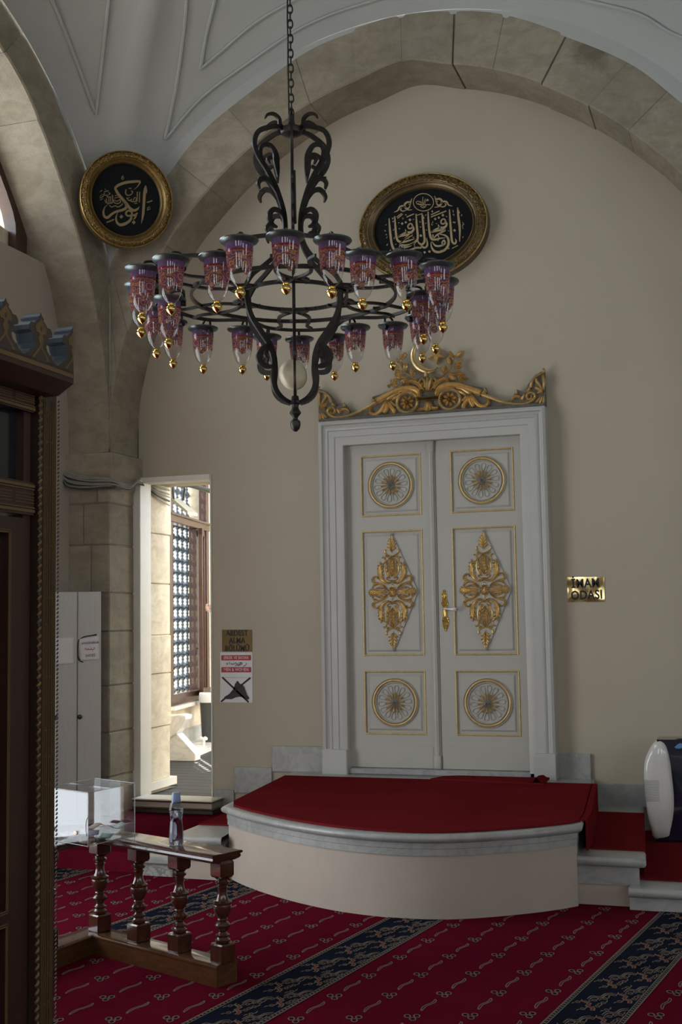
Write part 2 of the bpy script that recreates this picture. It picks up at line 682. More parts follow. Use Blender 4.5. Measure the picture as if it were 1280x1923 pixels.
# left wall with an arched high window and a tall low window (out of frame, behind the screen)
g = Geo()
aY = [8.344, 8.33, 8.28, 8.167, 8.004, 7.731, 7.258, 6.828, 6.35, 5.88]
aZ = [2.94, 3.3, 3.60, 3.973, 4.354, 4.771, 5.324, 5.604, 5.80, 5.90]
LARCH = [(y, z) for y, z in zip(aY, aZ)] + [(2*CY-y, z) for y, z in list(zip(aY, aZ))[-2::-1]]
WB, WT = 4.41, 5.6
LWY0, LWY1, LWZ0, LWZ1 = 3.2, 6.2, 0.15, 3.2
T = 0.6
g.box((XW-T, 7.0, -0.1), (XW, 9.33, WB))
g.box((XW-T, LWY1, -0.1), (XW, 7.0, WB))
g.box((XW-T, LWY0, -0.1), (XW, LWY1, LWZ0))
g.box((XW-T, LWY0, LWZ1), (XW, LWY1, WB))
g.box((XW-T, -4, -0.1), (XW, LWY0, WB))
g.box((XN-0.12, 8.25, WB), (XN, 9.33, H_TOP))
g.box((XN-0.12, -4, WB), (XN, 3.8, H_TOP))
g.box((XN-0.12, 3.8, 6.0), (XN, 8.25, H_TOP))
struct(g, 'wall_left', M_leftwall, 'taupe plastered left wall below the arched window')

# arched window in the left lunette: wooden frame following the arch, glass behind
g = Geo()
wy = [p for p in LARCH if p[1] > WB+0.05]
wy = [(wy[0][0]+0.05, WB)]+wy+[(wy[-1][0]-0.05, WB)]
path = [(XN-0.02, y, z) for y, z in catmull(wy, 4)]
g.tube(path, 1, flat=(0.15, 0.10), up=(1, 0, 0))
g.box((XN-0.08, 3.7, WB), (XN+0.02, 8.3, WB+0.03))
for y in (7.35, 5.88, 4.4):
    g.box((XN-0.06, y-0.03, WB), (XN, y+0.03, 5.9))
g.box((XN-0.06, 3.7, 5.1), (XN, 8.1, 5.15))
w1 = struct(g, 'window_1', M_winwood, 'arched window with dark brown frame high on the left wall')
g = Geo()
g.prism([(a, b) for a, b in catmull(wy, 3)], frameX(XN-0.04), 0.006)
gl = struct(g, 'window_1_pane', M_pane, parent=w1, smooth=False)
del gl['kind']
gl['kind'] = 'structure'
# tall low window further left
g = Geo()
for y in (LWY0, 4.7, LWY1):
    g.box((XW-0.3, y-0.04, LWZ0), (XW-0.22, y+0.04, LWZ1))
for z in (LWZ0, 2.2, LWZ1):
    g.box((XW-0.3, LWY0, z-0.04), (XW-0.22, LWY1, z+0.04))
w2 = struct(g, 'window_2', M_winwood, 'tall window low in the left wall behind the wooden screen')

# ---- arches: voussoirs with open joints
def arch(name, plane, prof_in, prof_out, depth, joints, label):
    """prof lists of (u, z); plane maps (u, z, d) with d = depth behind the face"""
    ci = catmull(prof_in, 10)
    co = catmull(prof_out, 10)

    def at(c, f):
        x = f*(len(c)-1)
        i = min(int(x), len(c)-2)
        return c[i]*(1-(x-i))+c[i+1]*(x-i)
    rnd = random.Random(5)
    g = Geo()
    js = [0]+joints+[1]
    for k in range(len(js)-1):
        wd = {0.555: 0.0011, 0.655: 0.0006} if name == 'trim_1' else {}
        a, b = js[k]+wd.get(js[k], 0.00014), js[k+1]-wd.get(js[k+1], 0.00014)
        g.mi = rnd.choice((0, 1, 2))
        off = rnd.uniform(-0.006, 0.006)
        do = rnd.uniform(0.0, 0.012)
        n = 9
        fi = [at(ci, a+(b-a)*i/n) for i in range(n+1)]
        fo = [at(co, a+(b-a)*i/n) for i in range(n+1)]
        # shift intrados slightly along the radius so each block sits a little proud or shy
        rows = []
        for i in range(n+1):
            d = fo[i]-fi[i]
            L = np.hypot(*d)
            e = d/L if L > 1e-3 else np.array([0, 1.0])
            p = fi[i]+e*off
            q = fo[i]
            edge = 0.004 if i in (0, n) else 0
            rows.append([plane(*(p), depth), plane(*p, 0.012+do+edge), plane(*(p+e*0.012), do+edge), plane(*(p*.5+q*.5), do+edge), plane(*q, do+edge), plane(*q, depth*0.5)])
        g.grid(rows)
        for rr in (rows[0], rows[-1]):
            g.add(rr, [tuple(range(6))])
    # mortar behind
    g.mi = 3
    rows = []
    for i in range(81):
        p = at(ci, i/80)
        q = at(co, i/80)
        d = q-p
        L = np.hypot(*d)
        e = d/L if L > 1e-3 else np.array([0, 1.0])
        rows.append([plane(*(p+e*0.012), depth), plane(*(p+e*0.012), 0.022), plane(*q, 0.022)])
    g.grid(rows)
    o = struct(g, name, STONES, label, angle=30)
    recalc(o)
    return o


dxs = [(2.461, 2.94), (2.452, 3.25), (2.41, 3.55), (2.29, 3.95), (1.97, 4.566), (1.67, 4.906), (1.34, 5.19), (0.98, 5.42), (0.65, 5.57), (0.34, 5.66), (0.0, 5.745)]
dxo = [(2.466, 3.0), (2.466, 3.6), (2.466, 4.2), (2.466, 4.52), (2.26, 4.80), (1.95, 5.15), (1.63, 5.47), (1.16, 5.76), (0.74, 5.97), (0.36, 6.06), (0.0, 6.10)]


def mir(p, c):
    return [(c-d, z) for d, z in p]+[(c+d, z) for d, z in p[-2::-1]]


def fr_back(u, z, d):
    return (u, YB+d, z)


def fr_left(u, z, d):
    return (XL-d, u, z)


jb = [0.05, 0.10, 0.145, 0.20, 0.262, 0.322, 0.385, 0.445, 0.498, 0.555, 0.603, 0.655, 0.70, 0.74, 0.80, 0.85, 0.90, 0.95]
arch('trim_1', fr_back, mir(dxs, CX), mir(dxo, CX), YW-YB+0.02, jb, 'grey-beige stone arch of large blocks over the back wall')
lin = LARCH
lout = [(8.35, 3.0), (8.35, 3.4), (8.35, 3.8), (8.35, 4.25), (8.345, 4.58), (7.961, 5.144), (7.613, 5.45), (7.323, 5.733), (6.983, 5.91), (6.4, 6.1), (5.88, 6.19)]
lout = lout+[(2*CY-y, z) for y, z in lout[-2::-1]]
arch('trim_2', fr_left, lin, lout, XL-XN+0.02, [0.06, 0.11, 0.165, 0.215, 0.27, 0.325, 0.38, 0.43, 0.475, 0.53, 0.58, 0.64, 0.7, 0.76, 0.82, 0.88, 0.94], 'stone arch over the left window, lit by daylight')

# corner pier below the springing
def pier(name, x0, x1, y0, y1, label, corner):
    rnd = random.Random(11)
    g = Geo()
    g.mi = 3
    g.box((x0+0.006, y0+0.012, -0.05), (x1-0.012, y1, 2.9))
    z = 0.12
    hs = [0.30, 0.34, 0.36, 0.42, 0.30, 0.38, 0.33, 0.20]
    for i, h in enumerate(hs):
        z1 = min(z+h, 2.73)
        cut = rnd.uniform(0.25, 0.75)*(x1-x0)
        for (a, b) in ((x0, x0+cut), (x0+cut, x1)):
            g.mi = rnd.choice((0, 1, 2))
            o = rnd.uniform(0, 0.008)
            q = rnd.uniform(0, 0.006) if b == x1 else 0
            g.bbox((a+0.002, y0+o, z+0.002), (b-0.002-q, y1, z1-0.003), 0.009)
        z = z1
    # impost: cavetto below a flat band
    g.mi = 1
    prof = [(0.0, 2.66), (0.010, 2.685), (0.018, 2.72), (0.034, 2.76), (0.046, 2.79), (0.048, 2.83), (0.048, 2.94), (0.0, 2.95)]
    rows = []
    for e, zz in prof:
        rows.append([(x0-0.0, y0-e, zz), ((x0+x1)/2, y0-e, zz), (x1+e, y0-e, zz), (x1+e, (y0+y1)/2, zz), (x1+e, y1, zz)])
    g.grid(rows)
    g.add([(x0, y0, 2.94), (x1+0.04, y0-0.04, 2.945), (x1+0.04, y1, 2.945), (x0, y1, 2.945)], [(0, 1, 2, 3)])
    o = struct(g, name, STONES, label, angle=30)
    return recalc(o)


pier('trim_3', XN, XL, YB, YW, 'corner pier of weathered stone blocks beside the side doorway', 1)
g = Geo()
g.mi = 0
g.box((XR, YB, -0.05), (XR+0.5, YW, 6.3))
g.mi = 1
g.box((XR-0.03, YB-0.03, 2.78), (XR+0.5, YW, 2.94))
struct(g, 'pillar', STONES, 'plain stone pillar out of frame on the right')

# ---- pendentive dome
g = Geo()
NT_, NR = 192, 40
hw = CX-XL
hb = YB-CY
rows = []
for i in range(NR+1):
    row = []
    for k in range(NT_):
        a = 2*pi*k/NT_+pi/4
        c, s_ = cos(a), sin(a)
        rm = min(hw/abs(c) if abs(c) > 1e-6 else 9e9, hb/abs(s_) if abs(s_) > 1e-6 else 9e9)
        r = rm*(i/NR)
        z = CZ+sqrt(CR*CR-r*r)
        # a broad rounded rib on each diagonal
        x, y = r*c, r*s_
        dd = abs(abs(x)-abs(y))/sqrt(2)
        z -= 0.11*math.exp(-(dd/0.11)**2)*min(1, max(0, r-0.4))
        row.append((CX+x, CY+y, z))
    rows.append(row)
g.grid(rows, closed=True)
o = struct(g, 'ceiling', M_white, 'greyish white plastered pendentive dome between the arches', angle=60)


# flat plaster faces between the stone rings and the dome
def tymp(pl, ctr, outer):
    co = catmull(outer, 8)
    rows = []
    for u, z in co:
        t = min(hw, abs(u-ctr))
        zc = CZ+sqrt(max(CR*CR-hw*hw-t*t, 0.01))
        zc = max(zc, z)+0.06
        sg = 1 if u > ctr else -1
        rows.append([pl(u, z-0.02, 0.004), pl(u, z*0.5+zc*0.5, -0.001), pl(u+0*sg, zc, 0.0)])
    return rows


g = Geo()
g.grid(tymp(fr_back, CX, mir(dxo, CX)))
g.grid(tymp(fr_left, CY, lout))
o = struct(g, 'ceiling_plaster_surface', M_white)

# raised plaster fillets drawn on the dome
def on_dome(x, y, lift=0.0):
    d = ray(x, y)
    d = d/np.linalg.norm(d)
    o = CAM-np.array([CX, CY, CZ])
    b = o@d
    c = o@o-(CR-0.012)**2
    t = -b+sqrt(max(b*b-c, 0))
    return CAM+d*t


g = Geo()
for ln in ([(310, 262), (330, 165), (343, 75), (350, 5), (352, -60)], [(310, 262), (380, 182), (480, 108), (560, 55), (640, 20), (740, -10)],
           [(376, 130), (388, 62), (403, 0), (410, -40)], [(376, 130), (420, 92), (480, 42), (545, 4), (640, -45)],
           [(180, 215), (192, 110), (204, 0), (206, -50)], [(178, 210), (130, 80), (98, 0)], [(1040, -10), (1112, 4), (1200, 27), (1252, 58), (1290, 74)]):
    g.tube([on_dome(*q) for q in catmull(ln, 5)], 0.013, n=6)
struct(g, 'ceiling_trim', M_white, label=None)

# ---- rest of the hall round the bay (out of frame): ceiling, side and rear walls with window bands
g = Geo()
g.box((XR+0.02, -4, 6.35), (6.0, 9.3, 6.5))
g.box((XW, -4, 6.35), (XR+0.02, YF-0.02, 6.5))
struct(g, 'ceiling_hall', M_white)
g = Geo()
g.box((6.0, -4, -0.1), (6.3, 9.3, 1.4))
g.box((6.0, -4, 3.6), (6.3, 9.3, 6.5))
for y0, y1 in ((-4, -1.6), (0.0, 3.4), (5.0, 9.3)):
    g.box((6.0, y0, 1.4), (6.3, y1, 3.6))
struct(g, 'wall_right', M_leftwall, 'right wall of the hall, out of frame')
g = Geo()
g.box((XW-T, -4.3, -0.1), (6.3, -4.0, 2.2))
g.box((XW-T, -4.3, 4.6), (6.3, -4.0, 6.5))
for x0, x1 in ((XW-T, -3.4), (-2.0, 0.4), (1.8, 4.0), (5.4, 6.3)):
    g.box((x0, -4.3, 2.2), (x1, -4.0, 4.6))
struct(g, 'wall_front', M_leftwall, 'wall behind the viewer, out of frame')
portal((6.15, 1.7, 2.5), 2.3, 6.8, (-1, 0, 0))
portal((1.0, -4.15, 3.4), 9, 2.5, (0, 1, 0))
portal((XW-0.35, 4.7, 1.7), 3.0, 3.1, (1, 0, 0))
portal((XN-0.15, 6.0, 5.2), 4.6, 1.7, (1, 0, 0))

# ================================================================== FLOOR AND CARPET
g = Geo()
g.box((-6, -4, -0.12), (6.2, 9.3, -0.012))
struct(g, 'floor', M_marbledark, 'stone floor under the carpet')
UA = radians(80.627)
eU = np.array([cos(UA), sin(UA)])
eV = np.array([sin(UA), -cos(UA)])


def frC(u, v, h):
    p = eU*u+eV*v
    return (p[0], p[1], h)


def hd(u, v, h, d):
    """motif coordinates (h across the drawn motif, d towards the viewer's end) to carpet coordinates"""
    return (u+0.47*h-0.88*d, v+0.88*h+0.47*d)


g = Geo()
g.box((XW, -1.0, -0.012), (0.20, 7.12, 0.0))
ZM = 0.0012
g.mi = 2
PV, V0 = 1.29, -2.921
for kst in range(-2, 3):
    v0 = V0+PV*kst
    v1 = v0+0.298
    u0, u1 = 2.6, 7.2
    if v0 < -6.0 or v0 > 1.6:
        continue

    def seg(va, vb, mi, z=ZM):
        g.mi = mi
        a = [frC(u0, va, z), frC(u1, va, z), frC(u1, vb, z), frC(u0, vb, z)]
        g.add(a, [(0, 1, 2, 3)])
    seg(v0, v1, 1, ZM)
    for (a, b) in ((v0, v0+0.007), (v0+0.020, v0+0.025), (v1-0.007, v1), (v1-0.025, v1-0.020)):
        seg(a, b, 2, ZM*2)
    u = u0+0.02
    while u < u1:
        g.mi = 2
        g.stroke(frC, [(u, v0+0.013), (u+0.012, v0+0.013)], 0.008, 0.0005, h0=ZM*2, n=1, prof='flat', sm=False)
        g.stroke(frC, [(u, v1-0.013), (u+0.012, v1-0.013)], 0.008, 0.0005, h0=ZM*2, n=1, prof='flat', sm=False)
        u += 0.026
    # border filling: staggered rust zigzags with cream outlines, wavy bands and small flowers
    uu = 4.983-0.328*8
    vm = (v0+v1)/2
    while uu < u1-0.1:
        for (du, dv) in ((0.297, -0.040), (0.123, 0.072)):
            cu, cv = uu+du-0.297, vm+dv
            for w, mi, zz in ((0.020, 2, 2), (0.008, 3, 3)):
                g.mi = mi
                g.stroke(frC, [hd(cu, cv, *q) for q in ((-.011, -.062), (.008, -.026), (-.007, .002), (.010, .036), (.001, .064))], w, 0.0006, h0=ZM*zz, n=1, prof='flat', sm=False)
            g.mi = 2
            for ln in (((.010, -.085), (.038, -.125), (.070, -.112), (.100, -.150), (.135, -.160)), ((.014, -.070), (.040, -.106), (.070, -.094), (.100, -.132), (.132, -.142))):
                pts = [hd(cu, cv, *q) for q in ln]
                if all(v0+0.024 < q[1] < v1-0.024 for q in pts):
                    g.stroke(frC, pts, [0.003, 0.007, 0.006, 0.007, 0.003], 0.0006, h0=ZM*2, n=3, prof='flat')
                else:
                    pts = [q for q in pts if v0+0.024 < q[1] < v1-0.024]
                    if len(pts) > 1:
                        g.stroke(frC, pts, 0.006, 0.0006, h0=ZM*2, n=2, prof='flat')
            for (a, b) in ((.036, -.066), (.034, .010), (-.034, .040), (-.036, -.050), (.066, -.030), (.060, .060), (.086, -.085)):
                cx, cy = hd(cu, cv, a, b)
                if not v0+0.032 < cy < v1-0.032:
                    continue
                g.mi = 2
                g.stroke(frC, [hd(cx, cy, 0.009*cos(t), 0.014*sin(t)) for t in (0, 1.26, 2.51, 3.77, 5.03)], 0.0035, 0.0006, h0=ZM*2, n=2, prof='flat', closed=True)
                g.mi = 3
                g.stroke(frC, [hd(cx, cy, -.003, 0), hd(cx, cy, .003, 0)], 0.008, 0.0005, h0=ZM*2, n=1, prof='flat', sm=False)
                g.mi = 2
                for e in (((.012, -.004), (.020, -.018), (.024, -.034)), ((-.012, .006), (-.022, .008), (-.030, .022))):
                    pts = [hd(cx, cy, *q) for q in e]
                    if all(v0+0.022 < q[1] < v1-0.022 for q in pts):
                        g.stroke(frC, pts, [0.003, 0.006, 0.002], 0.0005, h0=ZM*2, n=2, prof='flat')
        uu += 0.328
    # field between this stripe and the next: trefoils and wavy dashes
    for c in range(5):
        v = v0+0.386+0.2055*c
        u = 4.656+0.113*c-0.328*7
        while u < 7.0:
            for (a, b) in ((-0.019, -0.010), (0.019, -0.010), (0.0, 0.026)):
                cx, cy = hd(u, v, a, b)
                g.mi = 2
                g.stroke(frC, [hd(cx, cy, 0.0125*cos(t), 0.019*sin(t)) for t in (0, 1.05, 2.09, 3.14, 4.19, 5.24)], 0.0048, 0.0007, h0=0, n=2, prof='flat', closed=True)
                g.mi = 1
                g.stroke(frC, [hd(cx, cy, -.006, 0), hd(cx, cy, .006, 0)], 0.018, 0.0005, h0=0, n=1, prof='flat', sm=False)
            g.mi = 2
            ln = [(-.036, .072), (-.027, .040), (-.014, .010), (.006, -.012), (.021, -.030), (.030, -.050), (.035, -.072)]
            for sd in (-1, 1):
                g.stroke(frC, [hd(u+0.164, v, a+sd*0.0048*(0.3 if i in (0, 6) else 1), b+sd*.0025) for i, (a, b) in enumerate(ln)], 0.0042, 0.0007, h0=0, n=3, prof='flat')
            u += 0.328
cp = g.build('carpet', [M_red, M_navy, M_cream, M_rust], smooth=False)
tag(cp, 'crimson carpet with trefoil and dash motifs and navy floral stripes', 'carpet')

# ================================================================== PLATFORM, STEPS, SKIRTING
def outline(off=0.0):
    pts = [(-3.145, 7.066), (-2.93, 6.865), (-2.664, 6.672), (-2.46, 6.55), (-2.25, 6.452), (-2.05, 6.395), (-1.85, 6.372), (-1.65, 6.392), (-1.45, 6.475), (-1.22, 6.63), (-1.05, 6.78), (-0.96, 6.885)]
    c = catmull(pts, 4)
    out = []
    for i in range(len(c)):
        t = c[min(i+1, len(c)-1)]-c[max(i-1, 0)]
        L = np.hypot(*t)
        n = np.array([t[1], -t[0]])/L
        out.append(tuple(c[i]+n*off))
    return out


def ring_wall(prof, side_l, side_r):
    """sweep a moulding profile (offset, z) round the drum and down both sides to the wall"""
    rows = []
    for off, z in prof:
        o = outline(off)
        o = [(side_l[0]-off, side_l[1])]+o+[(side_r[0]+off*.6, side_r[1])]
        rows.append([(x, y, z) for x, y in o])
    return rows


SL, SR = (-3.32, 8.78), (-1.105, 8.78)
plat = thing('door_platform', 'curved raised platform with marble edge in front of the tall white door', 'platform', (-2.05, 7.6, 0))
LOC = None


def child(o, p):
    o.parent = p
    o.matrix_parent_inverse = Matrix.Translation(-p.location)
    return o


g = Geo()
g.grid(ring_wall([(0, 0), (0, 0.335)], SL, SR))
child(recalc(g.build('drum', M_plaster2)), plat)
g = Geo()
prof = [(-0.02, 0.33), (0.008, 0.333), (0.008, 0.368), (0.012, 0.371), (0.012, 0.400), (0.022, 0.404), (0.034, 0.408), (0.046, 0.415), (0.052, 0.425), (0.052, 0.434), (0.046, 0.443), (0.036, 0.447), (-0.02, 0.447)]
rows = ring_wall(prof, SL, SR)
g.grid(rows)
top = rows[-1]
n = len(top)
g.prism([(p[0], p[1]) for p in top], lambda a, b, h: (a, b, h), 0.447, 0.40, top_only=True)
child(g.build('marble_top', M_marble, angle=40), plat)

# carpet on the platform
def slab(g, poly, z0, z1):
    g.prism(poly, lambda a, b, h: (a, b, h), z1, z0)


o_ = outline(-0.02)
cut = [p for p in o_ if -3.13 < p[0] < -0.975]
g = Geo()
slab(g, [(-3.30, 8.44)]+[(-3.165, 7.19)]+[(-3.10, 7.04)]+cut[2:]+[(-0.945, 6.95), (-0.950, 7.2), (-1.055, 8.44)], 0.449, 0.461)
o1 = [(-0.918, 6.98), (-0.922, 7.2), (-1.030, 8.44)]
g.prism([(-0.950, 6.98), o1[0], o1[1], o1[2], (-1.060, 8.44), (-0.955, 7.2)], lambda a, b, h: (a, b, h), 0.461, 0.449)
g.prism([o1[0], (o1[0][0]+0.01, o1[0][1]), (o1[1][0]+0.01, o1[1][1]), (o1[2][0]+0.01, o1[2][1]), o1[2], o1[1]], lambda a, b, h: (a, b, h), 0.461, 0.285)
pcr = g.build('platform_carpet', M_redplain, smooth=False)
tag(pcr, 'plain red carpet covering the curved platform before the white door', 'carpet')
g = Geo()
rows = []
pm = [(-2.16, 8.36), (-2.10, 8.50), (-1.9, 8.60), (-1.45, 8.60)]
slab(g, [(-2.18, 8.40), (-1.36, 8.30), (-1.37, 8.60), (-2.02, 8.60), (-2.12, 8.55)], 0.462, 0.472)
rows = []
for t in range(13):
    x = -1.47+0.10*t/12
    z = 0.474+0.034*math.exp(-((x+1.415)/0.018)**2)
    rows.append([(x, 8.31, z), (x, 8.45, z), (x, 8.60, 0.474+(z-.474)*.5)])
g.grid(rows)
mt = g.build('door_mat', M_redplain, angle=50)
tag(mt, 'small red mat with a curled corner lying against the door sill', 'mat')


def step(name, label, x0, x1, y0, y1, z, zb, cx0, cx1, cy0, cy1, right=True, left=False, sh=None):
    def sv(g):
        if sh:
            g.v = [(q[0]-(q[1]-7.07)*sh(q[0]), q[1], q[2]) for q in g.v]
        return g

    t = thing(name, label, 'step', ((x0+x1)/2, (y0+y1)/2, 0), 0, 'marble steps beside the curved platform')
    g = Geo()
    e = 0.035
    xa = x0-(e if left else 0)
    xb = x1+(e if right else 0)
    prof = [(-0.01, z-0.055), (0.4, z-0.050), (0.75, z-0.045), (1.0, z-0.030), (1.0, z-0.015), (0.8, z-0.003), (0.5, z), (-0.01, z)]
    rows = []
    for k, zz in prof:
        d = e*k
        row = []
        if left:
            row += [(x0-d, y1, zz)]
        row += [(x0-(d if left else 0), y0-d, zz), (x1+(d if right else 0), y0-d, zz)]
        if right:
            row += [(x1+d, y1, zz)]
        rows.append(row)
    g.grid(rows)
    g.add([(x0, y1, z), (x0, y0, z), (x1, y0, z), (x1, y1, z)], [(0, 1, 2, 3)])
    g.box((x0, y0+0.002, zb), (x1-0.004, y1, z-0.05))
    child(recalc(sv(g).build('marble_slab', M_marble, angle=45)), t)
    if zb > 0.02:
        g = Geo()
        g.box((x0, y0+0.012, 0), (x1-0.004, y1, zb))
        child(sv(g).build('plaster_base', M_plaster2), t)
    if cx1 is not None:
        g = Geo()
        g.box((cx0, cy0, z+0.001), (cx1, cy1, z+0.011))
        if right:
            g.box((cx1, cy0, z-0.12), (cx1+0.012, cy1, z+0.011))
        c = child(sv(g).build('red_runner', M_redplain), t)
    return t


SY1 = float(hit(1150, 1612, 2, 0.265)[1])
step('marble_step', 'upper marble step with red runner, right of the curved platform', -0.985, -0.635, SY1+0.03, 8.79, 0.268, 0.115, -0.95, -0.612, 7.12, 8.42, sh=lambda x: 0.085)
step('marble_step', 'lowest marble step with red runner, under the white air purifier', -0.68, 0.19, 6.87, 8.79, 0.122, 0.0, -0.76, 0.19, 7.06, 8.6, right=False)
step('marble_step', 'upper marble step with red runner, left of the curved platform near the bottle', -3.47, -3.16, 6.99, 8.79, 0.268, 0.115, -3.49, -3.16, 7.36, 8.6, right=False, left=True, sh=lambda x: 0.097 if x > -3.3 else 0.0)
# low carpeted dais along the left part of the back wall
t = thing('low_dais', 'low step covered in plain red carpet before the side doorway', 'step', (-4.3, 7.9, 0))
g = Geo()
g.box((XW+0.005, 7.08, 0.0), (-3.78, 8.34, 0.124))
g.box((-4.71, 8.34, 0.0), (-3.78, 8.79, 0.124))
child(g.build('red_covering', M_red), t)
g = Geo()
g.bbox((-3.78, 6.99, 0.075), (-3.51, 7.6, 0.122), 0.012)
child(g.build('marble_slab', M_marble), t)
g = Geo()
g.box((-3.779, 7.02, 0.0), (-3.515, 8.79, 0.0745))
child(g.build('stone_block', M_marbledark), t)

# threshold of the side doorway
M_darkpanel = plain('dark_brown_panel', (0.06, 0.05, 0.04), 0.6)
t = thing('doorway_threshold', 'stepped threshold of cream panels and brown mouldings below the side doorway', 'threshold', (-4.38, 8.5, 0))
TX0, TX1 = float(hit(250, 1510, 1, 8.58)[0]), float(hit(398, 1510, 1, 8.58)[0])
g = Geo()
g.bbox((TX0, 8.585, 0.125), (TX1, 8.79, 0.160), 0.004)
child(g.build('lower_panel', M_darkpanel), t)
g = Geo()
g.bbox((TX0, 8.555, 0.160), (TX1+0.015, 8.79, 0.170), 0.004)
g.bbox((TX0, 8.56, 0.212), (TX1+0.01, 8.79, 0.224), 0.004)
child(g.build('brown_moulding', M_railbase), t)
g = Geo()
g.bbox((TX0, 8.575, 0.170), (TX1, 8.79, 0.212), 0.003)
child(g.build('cream_panel', M_plaster2), t)
g = Geo()
g.bbox((TX0, 8.555, 0.224), (TX1+0.01, 8.79, 0.234), 0.003)
child(g.build('white_sill', M_doorwhite), t)

# marble skirting slabs stepping with the stairs
g = Geo()
for (x0, x1, z0, z1) in ((-4.03, -3.86, 0.12, 0.29), (-3.86, -3.54, 0.27, 0.47), (-3.54, -3.10, 0.44, 0.637)):
    g.bbox((x0+0.002, 8.775, z0), (x1-0.002, 8.81, z1), 0.003)
struct(g, 'baseboard_left', M_marble, 'grey marble skirting slabs stepping up to the left of the white door')
g = Geo()
for (x0, x1, z0, z1) in ((-1.335, -1.10, 0.44, 0.623), (-1.10, -0.60, 0.26, 0.42), (-0.60, 0.21, 0.12, 0.29)):
    g.bbox((x0+0.002, 8.775, z0), (x1-0.002, 8.81, z1), 0.003)
struct(g, 'baseboard_right', M_marble, 'grey marble skirting slabs stepping down to the right of the white door')

# ================================================================== THE TALL WHITE DOOR
def WY(x, y, Y):
    p = hit(x, y, 1, Y)
    return (float(p[0]), float(p[2]))


YC = 8.70      # front of the casing
c_l = WY(600, 900, YC)[0]
c_r = WY(1029, 950, YC)[0]
c_t = WY(812, 778, YC)[1]
i_l = WY(645, 950, YC)[0]
i_r = WY(990, 950, YC)[0]
i_t = WY(812, 822.5, YC)[1]
c_b = 0.447
L = i_l-c_l
g = Geo()
prof = [(0, 0), (0, .088), (.018, .100), (.028, .098), (.036, .080), (.050, .072), (.064, .084), (.074, .088), (.080, .080), (.125, .078), (.129, .070), (L-.006, .070), (L, .066), (L, -0.0)]
rows = []
for d, h in prof:
    rows.append([(c_l+d, YW-h-0.03+0.0, c_b), (c_l+d, YW-h-0.03, c_t-d), (c_r-d, YW-h-0.03, c_t-d), (c_r-d, YW-h-0.03, c_b)])
g.grid(rows)
g.box((c_l, YW-0.03, c_b), (i_l, YW, c_t)).box((i_r, YW-0.03, c_b), (c_r, YW, c_t)).box((i_l, YW-0.03, i_t), (i_r, YW, c_t))
cas = struct(g, 'door_1_casing_frame', M_casing)
recalc(cas)
g = Geo()
for (a, b) in ((c_l-0.004, i_l+0.004), (i_r-0.004, c_r+0.004)):
    g.bbox((a, YW-0.137, c_b-0.005), (b, YW, c_b+0.185), 0.006)
pl = g.build('door_1_plinth', M_casing, smooth=False)
pl['kind'] = 'structure'
door = thing('door_1', 'tall white double door with gilded panels under the crescent frieze', 'door', ((i_l+i_r)/2, 8.77, 0.45))
door['kind'] = 'structure'
for o in (cas, pl):
    child(o, door)
YD = 8.772
xm_t = WY(813, 1000, YD)[0]
XM = WY(822.5, 1130, YD)[0]
lz0, lz1 = 0.492, i_t
FD = frameY(YD)


def rect(g, x0, x1, z0, z1, w, h, fr=FD, prof='round', h0=0.0):
    g.stroke(fr, [(x0, z0), (x1, z0)], w, h, n=1, prof=prof, sm=False, h0=h0)
    g.stroke(fr, [(x0, z1), (x1, z1)], w, h, n=1, prof=prof, sm=False, h0=h0)
    g.stroke(fr, [(x0, z0-w/2), (x0, z1+w/2)], w, h, n=1, prof=prof, sm=False, h0=h0)
    g.stroke(fr, [(x1, z0-w/2), (x1, z1+w/2)], w, h, n=1, prof=prof, sm=False, h0=h0)


